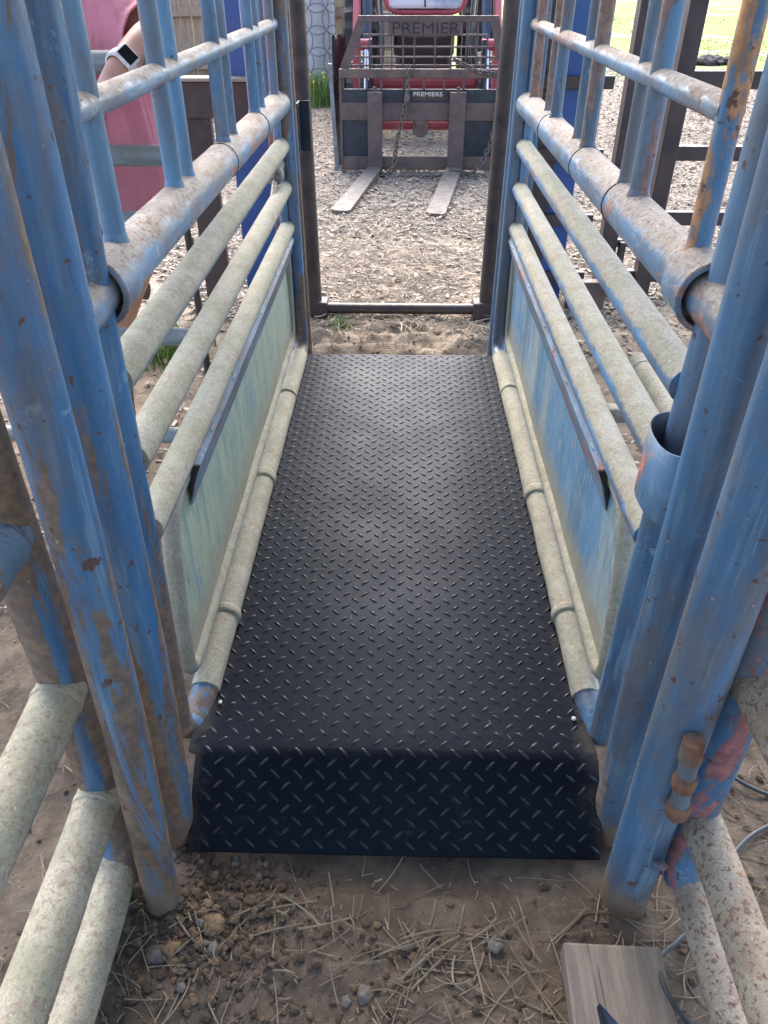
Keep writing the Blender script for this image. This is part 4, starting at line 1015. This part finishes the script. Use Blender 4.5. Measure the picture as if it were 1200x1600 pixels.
# other arm: bent forward holding things by the gate
s2 = nd((-.90, 1.93, 1.225), .050); e2 = nd((-.95, 1.86, 1.02), .038); w2 = nd((-.80, 1.78, 1.075), .023); p2 = nd((-.765, 1.765, 1.085), (.028, .018)); ch_([nk0, s2, e2, w2, p2])
for k in range(4):
    b = (-.742, 1.752, 1.105 - k * .017); f1 = nd(b, .0095); f2 = nd((b[0] + .026, b[1] - .018, b[2]), .0085); f3 = nd((b[0] + .030, b[1] - .040, b[2] - .002), .0075); ch_([p2, f1, f2, f3])
t1 = nd((-.765, 1.745, 1.118), .0105); t2 = nd((-.745, 1.72, 1.125), .009); ch_([p2, t1, t2])
for s in (-1, 1):
    hx, hy = PX + .075 * s, PY + .03 * s
    a = nd((hx - .02, hy + .02, .74), .088); b = nd((hx - .11, hy + .07, .58), .070); c = nd((hx - .18, hy + .12, .42), .050); d = nd((hx - .22, hy + .15, .28), .048); e = nd((hx - .25, hy + .18, .12), .032); f = nd((hx - .26, hy + .17, .075), .035); g_ = nd((hx - .31, hy + .09, .065), (.035, .02)); ch_([pel, a, b, c, d, e, f, g_])
body = skin_mesh('body', N, E, M['skin'], ps, 2, pel)
# facial features (head is above the frame, but real)
fd = Vector((-.55, -.83, 0)).normalized(); sd_ = Vector((-.83, .55, 0)) * -1
hc = Vector((PX - .06, PY - .10, 1.445))
m = MB()
for s in (-1, 1): m.sphere(hc + fd * .078 + sd_ * (.028 * s) + Vector((0, 0, .008)), .012)
m.build('eyes', M['white'], ps)
m = MB()
for s in (-1, 1): m.sphere(hc + fd * .0885 + sd_ * (.028 * s) + Vector((0, 0, .008)), .005)
m.build('irises', M['shorts'], ps)
m = MB(); m.sphere(hc + fd * .09 + Vector((0, 0, -.012)), .013, (.8, .9, 1.6)); 
for s in (-1, 1): m.sphere(hc + sd_ * (.078 * s) - fd * .005, .02, (.6, .8, 1.4))
m.build('nose_and_ears', M['skin'], ps)
m = MB(); m.sphere(hc + fd * .083 + Vector((0, 0, -.042)), .016, (1.0, .9, .35)); m.build('mouth', plain('lips', (.45, .16, .15), .4), ps)
m = MB(); m.sphere(hc - fd * .014 + Vector((0, 0, .028)), .093, (.92, .98, .95), 20); m.sphere(hc - fd * .085 + Vector((0, 0, -.02)), .05, (.8, .8, 1.4), 16); m.build('hair', M['hair'], ps)

def loft(mb, rings, n=40, fold=.0, thick=.004, fseed=0, close_top=False):
    vs = []; 
    for (c, rx, ry, yaw, tilt) in rings:
        for k in range(n):
            a = 2 * math.pi * k / n; ca, sa = math.cos(a), math.sin(a)
            f = 1 + fold * (rx / .15) * (noise.noise(Vector((ca * 2.6, sa * 2.6, c[2] * 2.2 + fseed))) + .55 * noise.noise(Vector((ca * 6, sa * 6, c[2] * 3 + fseed))))
            x, y = rx * ca * f, ry * sa * f; X, Y = x * math.cos(yaw) - y * math.sin(yaw), x * math.sin(yaw) + y * math.cos(yaw)
            vs.append(Vector((c[0] + X, c[1] + Y, c[2] + tilt * x)))
    N_ = len(rings); inn = []
    for i, (c, *_r) in enumerate(rings):
        for k in range(n): v = vs[i * n + k]; d = (Vector((c[0], c[1], v.z)) - v).normalized(); inn.append(v + d * thick)
    q = [(i * n + k, i * n + (k + 1) % n, (i + 1) * n + (k + 1) % n, (i + 1) * n + k) for i in range(N_ - 1) for k in range(n)]
    b = N_ * n
    q2 = [tuple(b + j for j in reversed(f)) for f in q]
    rim = [(k, b + k, b + (k + 1) % n, (k + 1) % n) for k in range(n)] + [((N_ - 1) * n + k, (N_ - 1) * n + (k + 1) % n, b + (N_ - 1) * n + (k + 1) % n, b + (N_ - 1) * n + k) for k in range(n)]
    mb.add(vs + inn, q + q2 + rim, True)
yaw = R(28)
m = MB()
rings = []
keys = [(.815, .200, .165, -.003, -.01), (.86, .196, .160, 0, 0), (.95, .180, .145, -.005, -.01), (1.05, .168, .135, -.01, -.02), (1.14, .172, .135, -.015, -.03), (1.20, .172, .125, -.02, -.035), (1.245, .140, .105, -.022, -.04), (1.275, .095, .085, -.028, -.05), (1.292, .070, .068, -.033, -.06)]
for i in range(len(keys) - 1):
    a, b = keys[i], keys[i + 1]
    for t in np.linspace(0, 1, 5)[: 5 if i == len(keys) - 2 else 4]:
        q = [a[j] + (b[j] - a[j]) * t for j in range(5)]; rings.append(((PX + .02 + q[3], PY + q[4], q[0]), q[1], q[2], yaw, 0))
loft(m, rings, 64, .16, .004, 1)
sh_o = m.build('shirt', M['shirt'], ps)
# sleeves: short wide tubes along the upper arms
def sleeve(p0, p1, r0, r1, seed):
    mb = MB(); P0, P1 = Vector(p0), Vector(p1); t = (P1 - P0).normalized(); u = t.cross(Vector((0, 0, 1))).normalized(); v = u.cross(t); n = 36; K = 12; vs = []
    for i in range(K + 1):
        s_ = i / K; c = P0.lerp(P1, s_); r = r0 + (r1 - r0) * s_
        for k in range(n):
            a = 2 * math.pi * k / n; f = 1 + .13 * noise.noise(Vector((math.cos(a) * 2, math.sin(a) * 2, s_ * 2.5 + seed))); vs.append(c + (u * math.cos(a) * f + v * math.sin(a) * f * 1.08) * r - Vector((0, 0, .012 * s_)))
    b = len(vs); vs += [vs[j] + (P0.lerp(P1, (j // n) / K) - vs[j]).normalized() * .004 for j in range(b)]
    q = [(i * n + k, i * n + (k + 1) % n, (i + 1) * n + (k + 1) % n, (i + 1) * n + k) for i in range(K) for k in range(n)]
    mb.add(vs, q + [tuple(b + j for j in reversed(f)) for f in q] + [(K * n + k, b + K * n + k, b + K * n + (k + 1) % n, K * n + (k + 1) % n) for k in range(n)], True)
    mb.build('sleeve', M['shirt'], sh_o)
sleeve((-.71, 1.975, 1.222), (-.540, 1.868, 1.188), .088, .072, 3)
sleeve((-.86, 1.95, 1.215), (-.945, 1.89, 1.07), .078, .072, 5)
m = MB(); loft(m, [((PX, PY, z), rx, ry, yaw, 0) for (z, rx, ry) in ((.70, .165, .12), (.76, .168, .125), (.82, .160, .12), (.88, .15, .115))], 40, .05, .004, 9); m.build('shorts', M['shorts'], ps)
for s in (-1, 1):
    hx, hy = PX + .075 * s, PY + .03 * s; m = MB(); m.sphere((hx - .28, hy + .125, .065), .05, (1.0, 1.7, .75), 16); m.tube([(hx - .25, hy + .17, .07), (hx - .24, hy + .175, .20)], .046, 18); m.build('boot', M['shoe'], ps)
# wrist watch
wv = Vector((-.562, 1.695, 1.140)); ax = (Vector((-.520, 1.790, 1.184)) - wv).normalized(); wc = wv + ax * .012
m = MB(); m.collar(wc, ax, .0262, .024, .003, 28); wb = m.build('watch', M['band'], ps)
nn = (Vector((0, 0, 1.29)) - wc); nn = (nn - ax * nn.dot(ax)).normalized(); nn = (nn - ax.cross(nn) * .12).normalized()
rot = Matrix((ax.cross(nn), ax, nn)).transposed()
m = MB(); m.box(wc + nn * .030, (.040, .036, .011), rot, .005); wc_ = m.build('watch_case', M['white'], wb)
m = MB(); m.box(wc + nn * .0352, (.032, .029, .003), rot, .001); m.build('watch_screen', M['screen'], wb)
# things held by the gate
m = MB(); m.box((-.728, 1.715, 1.085), (.075, .02, .10), Matrix.Rotation(R(20), 3, 'Z'), .006); base_origin(m.build('blue_pouch', M['cyan'], label='bright blue packet held behind the left chute bars by the person in pink', cat='packet'))
m = MB()
m.tube([(-.690 + .026 * math.cos(a * math.pi / 10), 1.70, 1.035 + .026 * math.sin(a * math.pi / 10)) for a in range(20)], .0125, 14, closed=True)
tp = m.build('tape_roll', M['white'], label='small white roll with purple core held below the blue packet', cat='tape roll'); base_origin(tp)
m = MB(); m.tube([(-.690 + .0125 * math.cos(a * math.pi / 10), 1.698, 1.035 + .0125 * math.sin(a * math.pi / 10)) for a in range(20)], .004, 8, closed=True); m.build('core', M['purple'], tp)
m = MB(); m.cyl((-.735, 1.72, 1.13), (-.735, 1.72, 1.18), .009, .003, n=12); base_origin(m.build('bottle_nozzle', M['cyan'], label='tiny blue pointed bottle tip above the blue packet', cat='bottle'))
